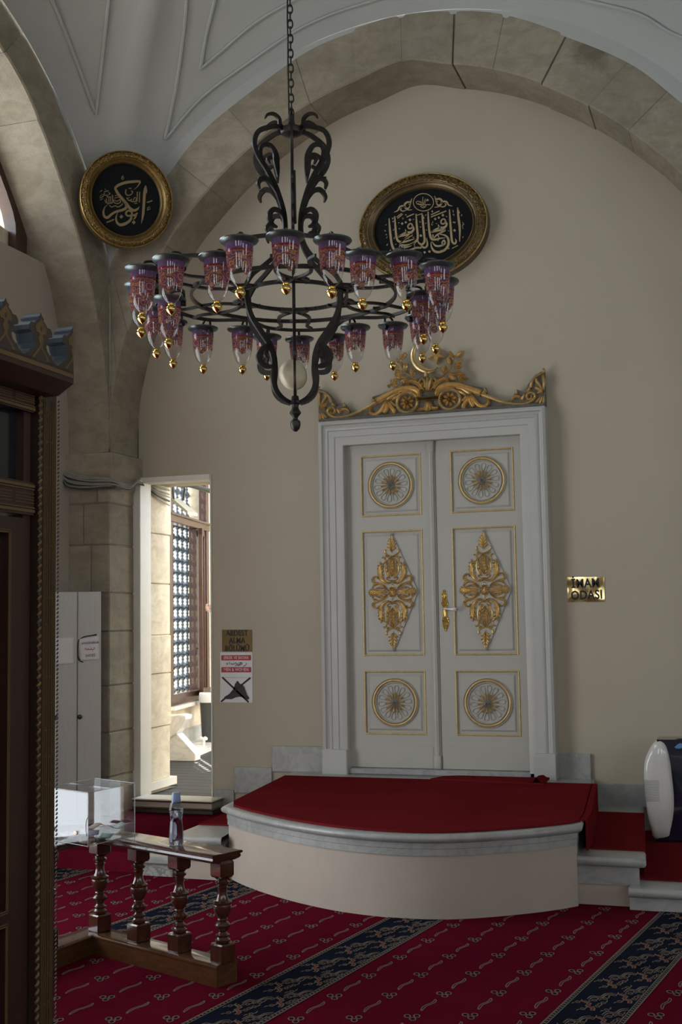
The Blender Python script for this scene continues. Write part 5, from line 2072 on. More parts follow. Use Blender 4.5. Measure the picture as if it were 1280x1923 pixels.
for nme in ('tmp_glass', 'tmp_collar', 'tmp_ball', 'tmp_bulb', 'tmp_socket', 'tmp_bracket'):
    bpy.data.objects.remove(bpy.data.objects[nme])
rnd = random.Random(9)
for k, (r_, a) in enumerate(LOFF):
    o = bpy.data.objects.new('glass_lamp', m_gl)
    COL.objects.link(o)
    o.parent = ch
    p = cyl(r_, a, ZBALL)
    o.location = (p[0]-AX[0], p[1]-AX[1], p[2]-ZR)
    o.rotation_euler = (rnd.uniform(-.03, .03), rnd.uniform(-.03, .03), a)
    for nme, me in (('lamp_collar', m_co), ('gold_ball', m_ba), ('bulb', m_bu), ('socket', m_so), ('lamp_hook', m_br)):
        if nme == 'gold_ball' and k == 4:
            continue
        c = bpy.data.objects.new(nme, me)
        COL.objects.link(c)
        c.parent = o
# ivory globe held in the basket
g = Geo()
pr_ = [(0.0735*sin(pi*i/20), -0.086*cos(pi*i/20)) for i in range(21)]
g.lathe(pr_, 32, mat=Matrix.Rotation(radians(-28), 4, Vector((0.3, 1, 0))))
eg = g.build('ivory_globe', M_ivory, angle=180)
eg.location = (AX[0]+float(_r[0])*-0.010, AX[1], zx(549, 704))
tag(eg, 'cream egg-shaped globe held in the iron basket under the chandelier', 'ornament')

# ================================================================== RAILING
LR = np.array([-3.087, 5.313])
RR = np.array([-2.279, 4.976])
dA = (RR-LR)/np.linalg.norm(RR-LR)
nA = np.array([-dA[1], dA[0]])          # away from the viewer
dB = np.array([-0.145, -0.99])
dB = dB/np.linalg.norm(dB)
nB = np.array([dB[1], -dB[0]])          # to the left/back
lenA = np.linalg.norm(RR-LR)
LB = 1.7
rail = thing('balustrade', 'low varnished wooden balustrade with turned balusters standing on the red carpet', 'railing', (LR[0], LR[1], 0))


def beam(g, off0, off1, prof, ext=0.0):
    """L-shaped moulding: prof = (q, z), q 0..1 across from front face to back face"""
    # corner points of front and back lines, by intersecting offset lines
    def inter(o):
        A = LR+nA*o
        B = LR+nB*(-0)+(-nB)*(-o)
        Bp = LR+nB*o
        # A + dA*s = Bp + dB*t
        M_ = np.array([[dA[0], -dB[0]], [dA[1], -dB[1]]])
        s, t = np.linalg.solve(M_, Bp-A)
        return A+dA*s
    rows = []
    for q, z, e in prof:
        o = off0+(off1-off0)*q
        c = inter(o)
        pa = LR+nA*o+dA*(lenA+ext+e)
        pb = LR+nB*o+dB*LB
        rows.append([(pb[0], pb[1], z), (c[0], c[1], z), (pa[0], pa[1], z)])
    g.grid(rows, closed=False)
    g.add([r_[2] for r_ in rows], [tuple(range(len(rows)))])
    g.add([r_[0] for r_ in rows], [tuple(range(len(rows)))])


W_B = 0.125
g = Geo()
beam(g, 0, W_B, [(0.0, 0, 0), (0.0, 0.076, 0), (-0.04, 0.080, .004), (-0.05, 0.088, .006), (0.02, 0.094, .002), (0.06, 0.096, 0), (0.94, 0.096, 0), (0.98, 0.094, 0), (1.05, 0.088, 0), (1.0, 0.076, 0), (1.0, 0, 0)])
child(recalc(g.build('base_board', M_railbase, angle=35)), rail)
g = Geo()
ZT = 0.573
beam(g, -0.015, W_B+0.015, [(0.08, 0.532, -.012), (-0.03, 0.540, .0), (-0.06, 0.548, .006), (-0.04, 0.558, .004), (-0.10, 0.564, .012), (-0.10, 0.570, .012), (-0.06, 0.573, .008), (1.06, 0.573, .008), (1.10, 0.570, 0.012), (1.10, 0.564, .012), (1.04, 0.558, .004), (1.06, 0.548, .006), (1.03, 0.540, 0), (0.92, 0.532, -.012)])
child(recalc(g.build('hand_rail', M_rail, angle=35)), rail)
# baluster
bz0, bz1 = 0.096, 0.534
BP = [(0.0, .178), (0.030, .180), (0.034, .186), (0.034, .192), (0.026, .197), (0.024, .203), (0.030, .208), (0.031, .213), (0.022, .219), (0.017, .226), (0.019, .232), (0.027, .238), (0.034, .248), (0.035, .256), (0.028, .265), (0.019, .271), (0.020, .277), (0.024, .280),
      (0.021, .285), (0.029, .296), (0.038, .315), (0.041, .335), (0.039, .345), (0.043, .350), (0.043, .356), (0.030, .362), (0.023, .378), (0.020, .400), (0.022, .415), (0.027, .419), (0.021, .424), (0.022, .430), (0.032, .437), (0.033, .443), (0.023, .449), (0.026, .455), (0.034, .462), (0.0, .464)]
ra_ = atan2(dA[1], dA[0])
RZ = Matrix.Rotation(ra_, 4, 'Z')
g = Geo()
s = 0.042
g.bbox((-s, -s, bz0-0.002), (s, s, 0.178), 0.006, RZ)
g.bbox((-s, -s, 0.464), (s, s, bz1+0.004), 0.010, RZ)
g.lathe(BP, 24)
mb_ = g.build('tmp_bal', M_rail, angle=40)
md = mb_.data
bpy.data.objects.remove(mb_)
k8 = 330/1280
cen = W_B/2
posA = []
for px_, py_ in ((186, 580), (460, 655), (755, 732), (1060, 815)):
    q = hit(130+px_*k8, 1600+py_*k8, 2, 0.096)[:2]
    s_ = (q-LR)@dA
    posA.append(LR+dA*(s_+0.0)+nA*cen)
posB = [LR+nB*cen+dB*(0.27+0.26*i) for i in range(6)]
for q in posA+posB:
    o = bpy.data.objects.new('baluster', md)
    COL.objects.link(o)
    o.parent = rail
    o.location = (q[0]-LR[0], q[1]-LR[1], 0)

# ================================================================== DONATION BOX, NOTES, BOTTLE
bc = np.array([-2.937, 5.002])
e1 = np.array([0.165, 0.986])            # to the far right corner
e1 = e1/np.linalg.norm(e1)
e2 = np.array([-0.92, 0.39])
e2 = e2/np.linalg.norm(e2)
ang = atan2(e2[1], e2[0])
L1, L2, HB = 0.35, 0.32, 0.243
MB = Matrix(((e2[0], e1[0], 0, bc[0]), (e2[1], e1[1], 0, bc[1]), (0, 0, 1, ZT+0.0005), (0, 0, 0, 1)))
box = thing('donation_box', 'clear acrylic donation box with a few banknotes standing on the corner of the balustrade', 'donation box', (bc[0], bc[1], ZT))
tk = 0.004
for nm, a, b in (('side_panel', (0, 0, 0), (L2, tk, HB)), ('side_panel', (0, L1-tk, 0), (L2, L1, HB)), ('side_panel', (0, tk, 0), (tk, L1-tk, HB)), ('side_panel', (L2-tk, tk, 0), (L2, L1-tk, HB)), ('bottom_panel', (tk, tk, 0), (L2-tk, L1-tk, tk)), ('lid', (0, 0, HB), (L2, L1*0.42, HB+tk)), ('lid', (0, L1*0.47, HB), (L2, L1, HB+tk))):
    g = Geo()
    g.box(a, b, MB)
    child(recalc(g.build(nm, M_acryl, smooth=False)), box)
g = Geo()
g.tube([MB @ Vector(q) for q in ((0.09, -0.002, 0.055), (0.09, -0.008, 0.055))], 0.010, n=14)
g.tube([MB @ Vector(q) for q in ((0.27, -0.002, 0.055), (0.27, -0.008, 0.055))], 0.010, n=14)
child(g.build('lock', plain('chrome', (0.7, 0.7, 0.7), 0.15, 1.0)), box)
g = Geo()
g.tube(catmull([MB @ Vector(q) for q in ((0.002, 0.006, 0.14), (0.0, -0.01, 0.12), (0.0, -0.012, 0.08), (0.002, -0.005, 0.05))], 4), 0.0018, n=6)
child(g.build('wire_loop', M_rubber), box)
rnd = random.Random(21)
cols = [(0.34, 0.24, 0.20), (0.20, 0.30, 0.26), (0.26, 0.24, 0.33), (0.38, 0.33, 0.22), (0.14, 0.13, 0.15), (0.30, 0.36, 0.34), (0.40, 0.30, 0.26)]
nms = ['brownish', 'greenish', 'violet', 'ochre', 'dark', 'pale green', 'pinkish']
plc = ['at the near corner', 'by the near right side', 'in the middle', 'towards the left side', 'near the front lock', 'leaning up at the right', 'at the far side']
spots_ = [(0.07, 0.06), (0.05, 0.17), (0.15, 0.17), (0.24, 0.10), (0.16, 0.06), (0.06, 0.27), (0.22, 0.26)]
for i in range(7):
    g = Geo()
    a = rnd.uniform(0, 6.28)
    cx, cy = spots_[i]
    rows = []
    w_, l_ = 0.035, 0.055 if i != 5 else 0.05
    for j in range(7):
        u = -l_+2*l_*j/6
        zz = 0.008+0.004*i+0.007*sin(j*1.1+i)+(0.035*abs(u)/l_ if i == 5 else 0)
        row = []
        for q in (-1, 0, 1):
            v = q*w_
            x = min(max(cx+u*cos(a)-v*sin(a), 0.008), L2-0.008)
            y = min(max(cy+u*sin(a)+v*cos(a), 0.008), L1-0.008)
            row.append(tuple(MB @ Vector((x, y, zz+0.003*q*q))))
        rows.append(row)
    g.grid(rows)
    o = g.build('banknote', plain('note_paper_%s' % nms[i].replace(' ', '_'), cols[i], 0.7, var=0.25, nscale=40))
    m = o.modifiers.new('t', 'SOLIDIFY')
    m.thickness = 0.0006
    tag(o, 'crumpled %s banknote lying in the donation box, %s' % (nms[i], plc[i]), 'banknote', 'banknotes in the donation box')

g = Geo()
for (x, y) in ((0, 0), (L2, 0), (0, L1), (L2, L1)):
    g.tube([MB @ Vector((x, y, 0)), MB @ Vector((x, y, HB+tk))], 0.0018, n=6)
for z in (0.002, HB+tk):
    g.tube([MB @ Vector(q) for q in ((0, 0, z), (L2, 0, z), (L2, L1, z), (0, L1, z))], 0.0016, n=6, closed=True)
child(g.build('polished_edge', plain('acrylic_edge', (0.80, 0.84, 0.84), 0.2, trans=0.5)), box)
bq = hit(331, 1587, 2, ZT)
bt = thing('water_bottle', 'translucent water bottle with a blue cap standing on the hand rail', 'bottle', (float(bq[0]), float(bq[1]), ZT+0.0008))
kb_ = 0.034
g = Geo()
g.caps = True
g.lathe([(0.0, 0.001), (0.030, 0.0), (0.034, 0.006), (0.034, 0.05), (0.030, 0.09), (0.0275, 0.115), (0.031, 0.145), (0.034, 0.160), (0.033, 0.172), (0.026, 0.190), (0.019, 0.203), (0.0175, 0.212)], 28)
b_ = g.build('bottle_body', M_bottle, angle=60)
b_.parent = bt
g = Geo()
g.lathe([(0.0, 0.002), (0.0285, 0.003), (0.0315, 0.01), (0.0315, 0.05), (0.0275, 0.09), (0.0250, 0.115), (0.0285, 0.145), (0.031, 0.152), (0.0, 0.152)], 28)
wt = NT('water')
wt.set(col=(0.80, 0.82, 0.90), rough=0.03, trans=1.0, ior=1.15)
b_ = g.build('water', wt.mat, angle=60)
b_.parent = bt
g = Geo()
g.lathe([(0.0205, 0.196), (0.021, 0.200), (0.0195, 0.234), (0.017, 0.239), (0.0, 0.241)], 24)
b_ = g.build('cap', M_water)
b_.parent = bt

# ================================================================== SHOE CABINET
YK = 8.02
pc = hit(190, 1111, 1, YK)
ca, sa = cos(radians(31)), sin(radians(31))
MK = Matrix(((ca, -sa, 0, pc[0]), (sa, ca, 0, pc[1]), (0, 0, 1, 0), (0, 0, 0, 1)))   # x to the right along the front, y into the cabinet
MKi = MK.inverted()


def K_(x, y):
    """where a sight line meets the cabinet front: (x, z)"""
    d = ray(x, y)
    n = np.array([-sa, ca, 0])
    t = ((pc-CAM)@n)/(d@n)
    p = CAM+d*t
    q = MKi @ Vector(tuple(map(float, p)))
    return (q[0], q[2])


fkb = lambda a, b, h: tuple(MK @ Vector((a, -h, b)))
zt = K_(190, 1111)[1]
cw = -K_(144.5, 1300)[0]
cab = thing('shoe_cabinet', 'tall narrow grey shoe cabinet with two doors standing before the stone pier', 'cabinet', (float(pc[0]), float(pc[1]), 0.124))
g = Geo()
g.box((-2*cw-0.005, 0.018, 0.127), (0.0, 0.26, zt), MK)
child(g.build('carcass', M_cabinet, smooth=False), cab)
for i in range(2):
    x = -cw*i
    g = Geo()
    g.bbox((x-cw+0.006, 0, 0.16), (x-0.001, 0.017, zt), 0.002, MK)
    dr_ = child(g.build('cabinet_door', M_cabinet, smooth=False), cab)
    g = Geo()
    kz = K_(148, 1346)[1]
    g.lathe([(0.006, 0), (0.006, 0.014), (0.016, 0.018), (0.018, 0.024), (0.014, 0.030), (0, 0.032)], 14, mat=MK @ Matrix.Translation((x-cw+0.02, 0, kz)) @ Matrix.Rotation(pi/2, 4, 'X'))
    kn = g.build('knob', M_rubber)
    kn.parent = dr_


def notice(label, q):
    P_ = [K_(*p) for p in q]
    c = (sum(p[0] for p in P_)/4, sum(p[1] for p in P_)/4)
    t = thing('paper_notice', label, 'notice', tuple(MK @ Vector((c[0], 0, c[1]))), 0, 'notices taped on the shoe cabinet')
    g = Geo()
    rows = []
    for i in range(11):
        a = i/10
        row = []
        for j in range(9):
            b = j/8
            x = (P_[0][0]*(1-b)+P_[1][0]*b)*(1-a)+(P_[3][0]*(1-b)+P_[2][0]*b)*a
            z = (P_[0][1]*(1-b)+P_[1][1]*b)*(1-a)+(P_[3][1]*(1-b)+P_[2][1]*b)*a
            row.append(fkb(x, z, 0.0022+0.004*(1-b)**3+0.002*sin(a*5)*b*(1-b)))
        rows.append(row)
    g.grid(rows)
    o = child(g.build('sheet', M_paper), t)
    m = o.modifiers.new('t', 'SOLIDIFY')
    m.thickness = 0.0008
    return t, P_, c


def kM(x, z, rot=0.0):
    return MK @ Matrix.Translation((x, -0.0075, z)) @ Matrix.Rotation(rot, 4, 'Y') @ Matrix.Rotation(pi/2, 4, 'X')


tp_, P_, c = notice('curling white notice reading SHOES taped on the right cabinet door', [(149, 1200), (187, 1193.5), (187, 1239.5), (151, 1241)])
text_mesh('AYAKKABILIK', 0.025, M_ink, kM(c[0]+0.004, c[1]+0.045, -0.06), tp_, bold=-0.0002, xs=0.8)
text_mesh('SHOES', 0.029, M_ink, kM(c[0]+0.004, c[1]-0.050, -0.06), tp_, xs=0.8)
g = Geo()
fk = lambda a, b, h: fkb(a, b, h+0.0068)
for p, w in (([(0.032, 0.012), (0.03, -0.004), (0.012, -0.004), (0.010, 0.006), (0.008, -0.004), (-0.012, -0.004)], .004), ([(-0.012, 0.006), (-0.014, -0.006), (-0.032, -0.002), (-0.03, 0.008)], .004), ([(0.0, 0.018), (0.004, 0.018)], .004), ([(0.018, -0.014), (0.022, -0.014)], .004)):
    g.stroke(fk, [(c[0]+a, c[1]+b) for a, b in p], w, 0.0006, n=3, prof='flat')
child(g.build('arabic_lettering', M_inkred, smooth=False), tp_)
g = Geo()
for p in ([(-0.078, 0.075), (-0.086, 0.04), (-0.086, -0.05), (-0.072, -0.085), (-0.045, -0.10)], [(-0.082, 0.070), (-0.04, 0.090), (0.02, 0.100), (0.05, 0.105)]):
    g.stroke(lambda a, b, h: fkb(a, b, h+0.003), [(c[0]+a, c[1]+b) for a, b in p], [.005, .009, .009, .014, .003][:len(p)], 0.001, n=4, prof='flat')
child(g.build('black_tape', M_ink, smooth=False), tp_)
notice('blank glossy white sheet taped on the left cabinet door', [(104, 1198), (139, 1196), (139, 1247), (104, 1250)])

# ================================================================== AIR PURIFIER
Y0 = 8.15
pf_px = [(1228, 1578), (1221, 1560), (1214, 1530), (1208.5, 1480), (1207.5, 1440), (1212, 1420), (1222, 1401), (1232, 1391.5), (1241, 1390.5), (1250, 1400), (1257, 1425), (1261, 1455), (1265, 1495), (1264.5, 1530), (1258, 1565), (1253, 1576)]
pf_w = [WY(x, y, Y0) for x, y in pf_px]
pu = thing('air_purifier', 'white rounded air purifier with black front standing on the lowest marble step', 'appliance', (float(np.mean([p[0] for p in pf_w])), Y0+0.15, 0.135))
pf_c = [tuple(q) for q in catmull(pf_w, 3, closed=True)]
cx = sum(p[0] for p in pf_c)/len(pf_c)
cz = sum(p[1] for p in pf_c)/len(pf_c)
# the oval shell is a side cover; the black body with the panel runs to the right of it
g = Geo()
sk = Matrix.Identity(3)
rows = []
for f, dy in ((0.0, 0.0), (0.5, -0.0), (0.80, 0.004), (0.93, 0.014), (1.0, 0.045), (1.0, 0.22)):
    rows.append([(cx+(p[0]-cx)*f, Y0+dy, cz+(p[1]-cz)*f) for p in pf_c])
rows = rows[::-1]
g.grid(rows, closed=True)
sh = child(recalc(g.build('white_shell', M_wplast, angle=60)), pu)
g = Geo()
gx0, gx1 = WY(1210, 1480, Y0)[0], WY(1237, 1480, Y0)[0]
gz0, gz1 = WY(1225, 1504, Y0)[1], WY(1225, 1466, Y0)[1]
for i in range(16):
    z = gz0+(gz1-gz0)*i/15
    g.box((gx0, Y0-0.002, z-0.0014), (gx1, Y0+0.012, z+0.0014))
gm = g.build('side_grille', plain('grille_grey', (0.30, 0.29, 0.27), 0.5), smooth=False)
gm.parent = sh
g = Geo()
x1 = max(p[0] for p in pf_c)
nn = [p for p in pf_c if p[0] > cx-0.02]
nn.sort(key=lambda p: -p[1])
zt_, zb2 = nn[0][1], nn[-1][1]
for i in range(1):
    body = [(cx, zt_-0.01)]
body = []
for k in range(13):
    z = zb2+(zt_-zb2)*k/12
    t = (z-cz)/((zt_-zb2)/2)
    body.append((z, x1+0.005-0.055*max(0, abs(t)-.15)**2.0))
rows = [[(xx-0.07, Y0+0.03, z), (xx, Y0+0.03, z), (xx+0.30, Y0+0.10, z), (xx+0.30, Y0+0.30, z), (xx-0.07, Y0+0.24, z)] for z, xx in body]
g.grid(rows, closed=True)
g.add(rows[-1], [tuple(range(5))])
M_purblue = plain('dark_blue_gloss', (0.012, 0.013, 0.03), 0.12, coat=0.5)
bd_ = child(recalc(g.build('front_body', M_purblue, angle=40)), pu)
g = Geo()
zz = WY(1268, 1402, Y0)[1]
xx = WY(1262, 1402, Y0)[0]
g.lathe([(0.0, 0.006), (0.030, 0.005), (0.034, 0.0)], 24, mat=Matrix.Translation((xx+0.035, Y0+0.045, zz)) @ Matrix.Rotation(radians(70), 4, 'X') @ Matrix.Diagonal((1, .6, 1, 1)))
q_ = g.build('badge', plain('badge_blue', (0.10, 0.22, 0.42), 0.3))
q_.parent = bd_
g = Geo()
g.tube(catmull([(xx-0.03, Y0+0.10, zz-0.02), (xx-0.015, Y0+0.09, zz+0.022), (xx+0.05, Y0+0.09, zz+0.036), (xx+0.09, Y0+0.10, zz+0.02), (xx+0.10, Y0+0.11, zz-0.03)], 4), 0.009, n=8)
child(g.build('carry_handle', M_rubber), pu)
g = Geo()
for x in (cx-0.05, cx+0.06, cx+0.25):
    g.box((x-0.015, Y0+0.06, 0.1345), (x+0.015, Y0+0.09, zb2+0.02))
child(g.build('foot', M_rubber), pu)

# ================================================================== CABLES OVER THE PIER AND DOOR
rnd = random.Random(31)
mats = [M_cable, M_cabledk]
names = ['light grey', 'dark']
cabs = thing('cable_bundle', 'bundle of grey electric cables slung round the stone pier above the doorway', 'cables', (XL, YB, 2.9))
for i in range(9):
    sag = rnd.uniform(0, 1)
    y1 = 884+i*4.3+rnd.uniform(-2, 2)
    pts = []
    for x, yb in ((108, 868), (122, 884), (140, 893), (165, 897), (188, 898), (204, 899)):
        f = (x-108)/96
        y = yb+(i*3.6)*(1-0.45*f)*min(1, (x-100)/20)-((f-1)**2)*0+rnd.uniform(-1, 1)
        p = hit(x, y, 1, YB-0.062-0.010*(i % 3))
        pts.append(p)
    for x, yb in ((214, 902), (230, 908), (246, 911), (257, 903)):
        f = (x-204)/50
        p = hit(x, yb+i*1.8*(1-f*.5)+rnd.uniform(-1, 1), 0, XL+0.060+0.008*(i % 3))
        pts.append(p)
    p_end = hit(262+2*i*0.5, 905+i*0.8, 1, 8.735)
    pts.append(p_end)
    if i < 5:
        pts.append(hit(275, 908+i*3, 1, 8.95))
        for x, y in ((290, 912+i*5), (305, 917+i*6), (318, 921+i*7)):
            pts.append(hit(x, y+rnd.uniform(-1, 1), 0, -4.655))
    g = Geo()
    g.tube(catmull(pts, 4), 0.0065 if i % 3 else 0.0085, n=6)
    child(g.build('cable', mats[1] if i in (3, 6, 8) else mats[0]), cabs)

# ================================================================== CARVED WOODEN SCREEN
d3 = ray(105, 1158)
qh = d3/np.hypot(d3[0], d3[1])
SE = CAM+qh*3.6
XS, YS = float(SE[0]), float(SE[1])


def SX(x, y, X=None):
    p = hit(x, y, 0, XS if X is None else X)
    return (float(p[1]), float(p[2]))


scr = thing('wooden_screen', 'dark carved wooden screen with crested cornice and inlaid post, close at the left', 'screen', (XS, YS-0.8, 0))
YB0 = 0.9
PW = YS-SX(75, 900)[0]
z_c0 = SX(110, 740)[1]
g = Geo()
g.bbox((XS-0.10, YS-PW, 0), (XS, YS, z_c0+0.03), 0.003)
child(g.build('post', M_screen2, smooth=False), scr)
FX = frameX(XS)
g = Geo()
for q in (0.2, 0.3, 0.7, 0.8):
    g.box((XS, YS-PW*q-0.001, 0.02), (XS+0.004, YS-PW*q+0.001, z_c0-0.03))
for q in (0.43, 0.57):
    g.box((XS, YS-PW*q-0.001, 0.06), (XS+0.003, YS-PW*q+0.001, z_c0-0.06))
zz = 0.1
while zz < z_c0-0.05:
    for q in (0.36, 0.64):
        g.box((XS, YS-PW*q-0.002, zz), (XS+0.004, YS-PW*q+0.002, zz+0.004))
    zz += 0.075
pi_ = child(g.build('post_inlay', M_ochre, smooth=False), scr)
M_ropedk = plain('rope_dark', (0.05, 0.028, 0.014), 0.7)
M_rope = plain('rope_gold', (0.17, 0.10, 0.04), 0.5, var=0.2)
for yy, rr in ((YS-PW-0.006, 0.0085), (YS+0.003, 0.0045)):
    g = Geo()
    z = 0.02
    while z < z_c0-0.02:
        for ph in (0,):
            g.tube([(XS+0.002+rr*0.5*cos(t), yy+rr*0.75*sin(t), z+rr*1.6*t/pi) for t in np.linspace(-pi/2, pi/2, 5)], [rr*.25, rr*.5, rr*.6, rr*.5, rr*.25], n=5)
        z += rr*2.6
    child(g.build('rope_moulding', M_rope if rr > 0.006 else M_ropedk), scr)
# rails and door bay
z1a, z1b = SX(60, 905)[1], SX(60, 967)[1]
zt0 = SX(68, 775)[1]
yb1 = YS-PW-0.018
g = Geo()
g.box((XS-0.08, YB0, z1b-0.0), (XS-0.008, yb1, z1a))
g.box((XS-0.08, YB0, zt0), (XS-0.008, yb1, z_c0+0.02))
g.box((XS-0.07, yb1-0.035, 0.0), (XS-0.02, yb1, z_c0))
g.box((XS-0.07, YB0, 0.0), (XS-0.02, YB0+0.06, z_c0))
child(g.build('cross_rail', M_screen, smooth=False), scr)
g = Geo()
for (za, zb3) in ((z1b, z1a), (zt0, z_c0)):
    for q, w in ((0.12, 0.008), (0.22, 0.003), (0.78, 0.003), (0.88, 0.008)):
        z = za+(zb3-za)*q
        g.box((XS-0.008, YB0, z-w/2), (XS-0.004, yb1, z+w/2))
    for q in (0.36, 0.46, 0.54, 0.64):
        z = za+(zb3-za)*q
        y = YB0
        while y < yb1-0.02:
            g.box((XS-0.008, y, z-0.001), (XS-0.006, min(y+0.10, yb1), z+0.001))
            y += 0.115
child(g.build('rail_inlay', M_ochre, smooth=False), scr)
g = Geo()
g.box((XS-0.055, YB0, z1a), (XS-0.045, yb1-0.03, zt0))
child(g.build('glass_panel', M_dkglass, smooth=False), scr)
# panelled door below: stiles, two sunk panels, gold lines
g = Geo()
ypa = SX(24, 1100)[0]
za = SX(20, 1000)[1]
zb3 = SX(15, 1712)[1]
zc3 = SX(15, 1745)[1]
g.box((XS-0.06, ypa, 0.02), (XS-0.015, yb1-0.03, z1b-0.01))
g.box((XS-0.06, YB0, za), (XS-0.015, ypa, z1b-0.01)).box((XS-0.06, YB0, zc3), (XS-0.015, ypa, zb3)).box((XS-0.06, YB0, 0.02), (XS-0.015, ypa, 0.12))
g.box((XS-0.06, YB0, 0.02), (XS-0.04, ypa, z1b-0.01))
g.bbox((XS-0.045, ypa-0.40, zb3+0.07), (XS-0.028, ypa-0.045, za-0.07), 0.008)
dr3 = child(g.build('screen_door', M_screen, smooth=False), scr)
g = Geo()
for z0_, z1_3 in ((zb3, za), (0.12, zc3)):
    for o_ in (0.003, 0.009):
        rect(g, ypa-0.55, ypa+o_, z0_-o_, z1_3+o_, 0.003, 0.002, fr=frameX(XS-0.015), prof='flat')
gi = g.build('gilt_line', M_ochre, smooth=False)
gi.parent = dr3

# cornice
g = Geo()
XC2 = XS+0.10
zc0, zc1, zc2 = SX(127, 738, XC2)[1], SX(138, 722, XC2)[1], SX(138, 697, XC2)[1]
YE = SX(138, 710, XC2)[0]
prof = [(XS-0.12, zc0), (XC2-0.05, zc0), (XC2, zc0+0.032), (XC2, zc2), (XS-0.12, zc2)]
rows = [[(x, y, z) for x, z in prof] for y in (YB0, YE)]
g.grid([list(r) for r in zip(*rows)])
g.add([(x, YE, z) for x, z in prof], [tuple(range(5))])
g.add([(x, YB0, z) for x, z in prof], [tuple(range(5))])
child(recalc(g.build('cornice', M_screen, smooth=False)), scr)
g = Geo()
g.box((XC2, YB0, zc2-0.022), (XC2+0.0015, YE, zc2-0.010))
child(g.build('cornice_inlay', M_ochre, smooth=False), scr)
# cresting: right half outline of one merlon in units of the pitch, mirrored
kc3 = 150/1109


def S3(x, y):
    return SX(x*kc3, 540+y*kc3, XC2)


base = S3(575, 1100)
pk = S3(575, 345)
pitch = S3(1020, 600)[0]-pk[0]
OR = []
for x, y in ((575, 345), (592, 400), (620, 440), (612, 465), (650, 520), (668, 560), (715, 580), (742, 640), (740, 700), (688, 705), (678, 765), (652, 820), (666, 880), (702, 940), (726, 950), (745, 1008), (772, 1035), (812, 1115)):
    p = S3(x, y)
    OR.append((p[0]-pk[0], p[1]))
zval = OR[-1][1]
hp = pitch/2
sc_ = hp/OR[-1][0]
OR = [(a*sc_, b) for a, b in OR]
zz0 = zc2-0.002
INN = []
for x, y in ((575, 430), (600, 490), (640, 560), (655, 600), (645, 660), (600, 650), (598, 690), (612, 720), (605, 760), (590, 790), (600, 850), (660, 960), (720, 1080), (770, 1140)):
    p = S3(x, y)
    INN.append(((p[0]-pk[0])*sc_, p[1]))
SP = [((S3(x, y)[0]-pk[0])*sc_, S3(x, y)[1]) for x, y in ((575, 840), (600, 900), (645, 980), (650, 1040), (620, 1065), (590, 1030), (577, 1020))]
yk = YE
n_m = 0
while yk > YB0:
    for half_ in (True, False):
        pass
    lft = [(yk-a, b) for a, b in OR]
    if n_m == 0:
        poly = [(yk-hp, zz0)]+lft[::-1]+[(yk, zz0)]
        inn = [(yk-a, b) for a, b in INN][::-1]+[(yk, INN[-1][1]), ]
        poly_i = [(yk-a, b) for a, b in INN]+[(yk, INN[-1][1]-0.012)]
        sp_i = [(yk-a, b) for a, b in SP]+[(yk, SP[-1][1])]
        if True:
            poly_i = poly_i
    else:
        rgt = [(yk+a, b) for a, b in OR]
        poly = [(yk-hp, zz0)]+lft[::-1]+rgt[1:]+[(yk+hp, zz0)]
        poly_i = [(yk-a, b) for a, b in INN][::-1]+[(yk+a, b) for a, b in INN][1:]
        sp_i = [(yk-a, b) for a, b in SP][::-1]+[(yk+a, b) for a, b in SP][1:]
    g = Geo()
    g.mi = 1
    f3 = frameX(XC2-0.002)
    # front face dark paint, edges blue-grey
    g.prism(poly, f3, 0.0, -0.055)
    nf = len(g.f)
    ntri = len(poly)-2
    for q in range(ntri*2):
        g.m[q] = 0
    cr = child(g.build('crest', [M_crestdark, M_crestedge], angle=40), scr)
    g = Geo()
    g.prism(poly_i, f3, 0.0015, 0)
    ci_ = g.build('crest_inlay', M_ochre, smooth=False)
    ci_.parent = cr
    g = Geo()
    g.prism(sp_i, f3, 0.0022, 0.0)
    tz = [((S3(x, y)[0]-pk[0])*sc_, S3(x, y)[1]) for x, y in ((575, 540), (588, 575), (577, 610))]
    g.prism([(yk-a, b) for a, b in tz]+([(yk+a, b) for a, b in tz[::-1]] if n_m else []), f3, 0.0022, 0) if n_m else None
    c2 = g.build('crest_drop', M_crestdark, smooth=False)
    c2.parent = cr
    pass
    yk -= pitch
    n_m += 1

# ================================================================== THE ABLUTION ROOM BEYOND THE DOORWAY
AL = radians(10.2)
DVv = np.array([-sin(AL), cos(AL)])
NVv = np.array([cos(AL), sin(AL)])
P0w = np.array([-5.64, 10.0])


def fw(s, z, h):
    """frame on the slanted window wall: s along it, z up, h into the room"""
    p = P0w+DVv*s+NVv*h
    return (p[0], p[1], z)


MW = Matrix(((DVv[0], NVv[0], 0, P0w[0]), (DVv[1], NVv[1], 0, P0w[1]), (0, 0, 1, 0), (0, 0, 0, 1)))
g = Geo()
g.box((-9, 9.33, 0.10), (-1.3, 18, 0.20))
fl = struct(g, 'floor_side_room', None or plain('dark_boards', (0.045, 0.047, 0.05), 0.32, var=0.3, nscale=5), 'dark board floor of the ablution room beyond the doorway')
g = Geo()
x = 9.5
for i in range(27):
    y = 8.94+i*0.19
    g.box((-6.5 if y > 9.33 else -4.70, y, 0.199), (-1.3 if y > 9.33 else -4.06, y+0.182, 0.2055))
struct(g, 'floor_side_boards', M_boards if 'M_boards' in globals() else plain('dark_boards_b', (0.016, 0.018, 0.021), 0.55, var=0.35, nscale=8))
SW0, SW1, ZW0, ZW1 = 1.80, 3.46, 0.72, 4.3
g = Geo()
th = -0.45
g.box((-2.5, th, 0.1), (SW0, 0, 4.6), MW)
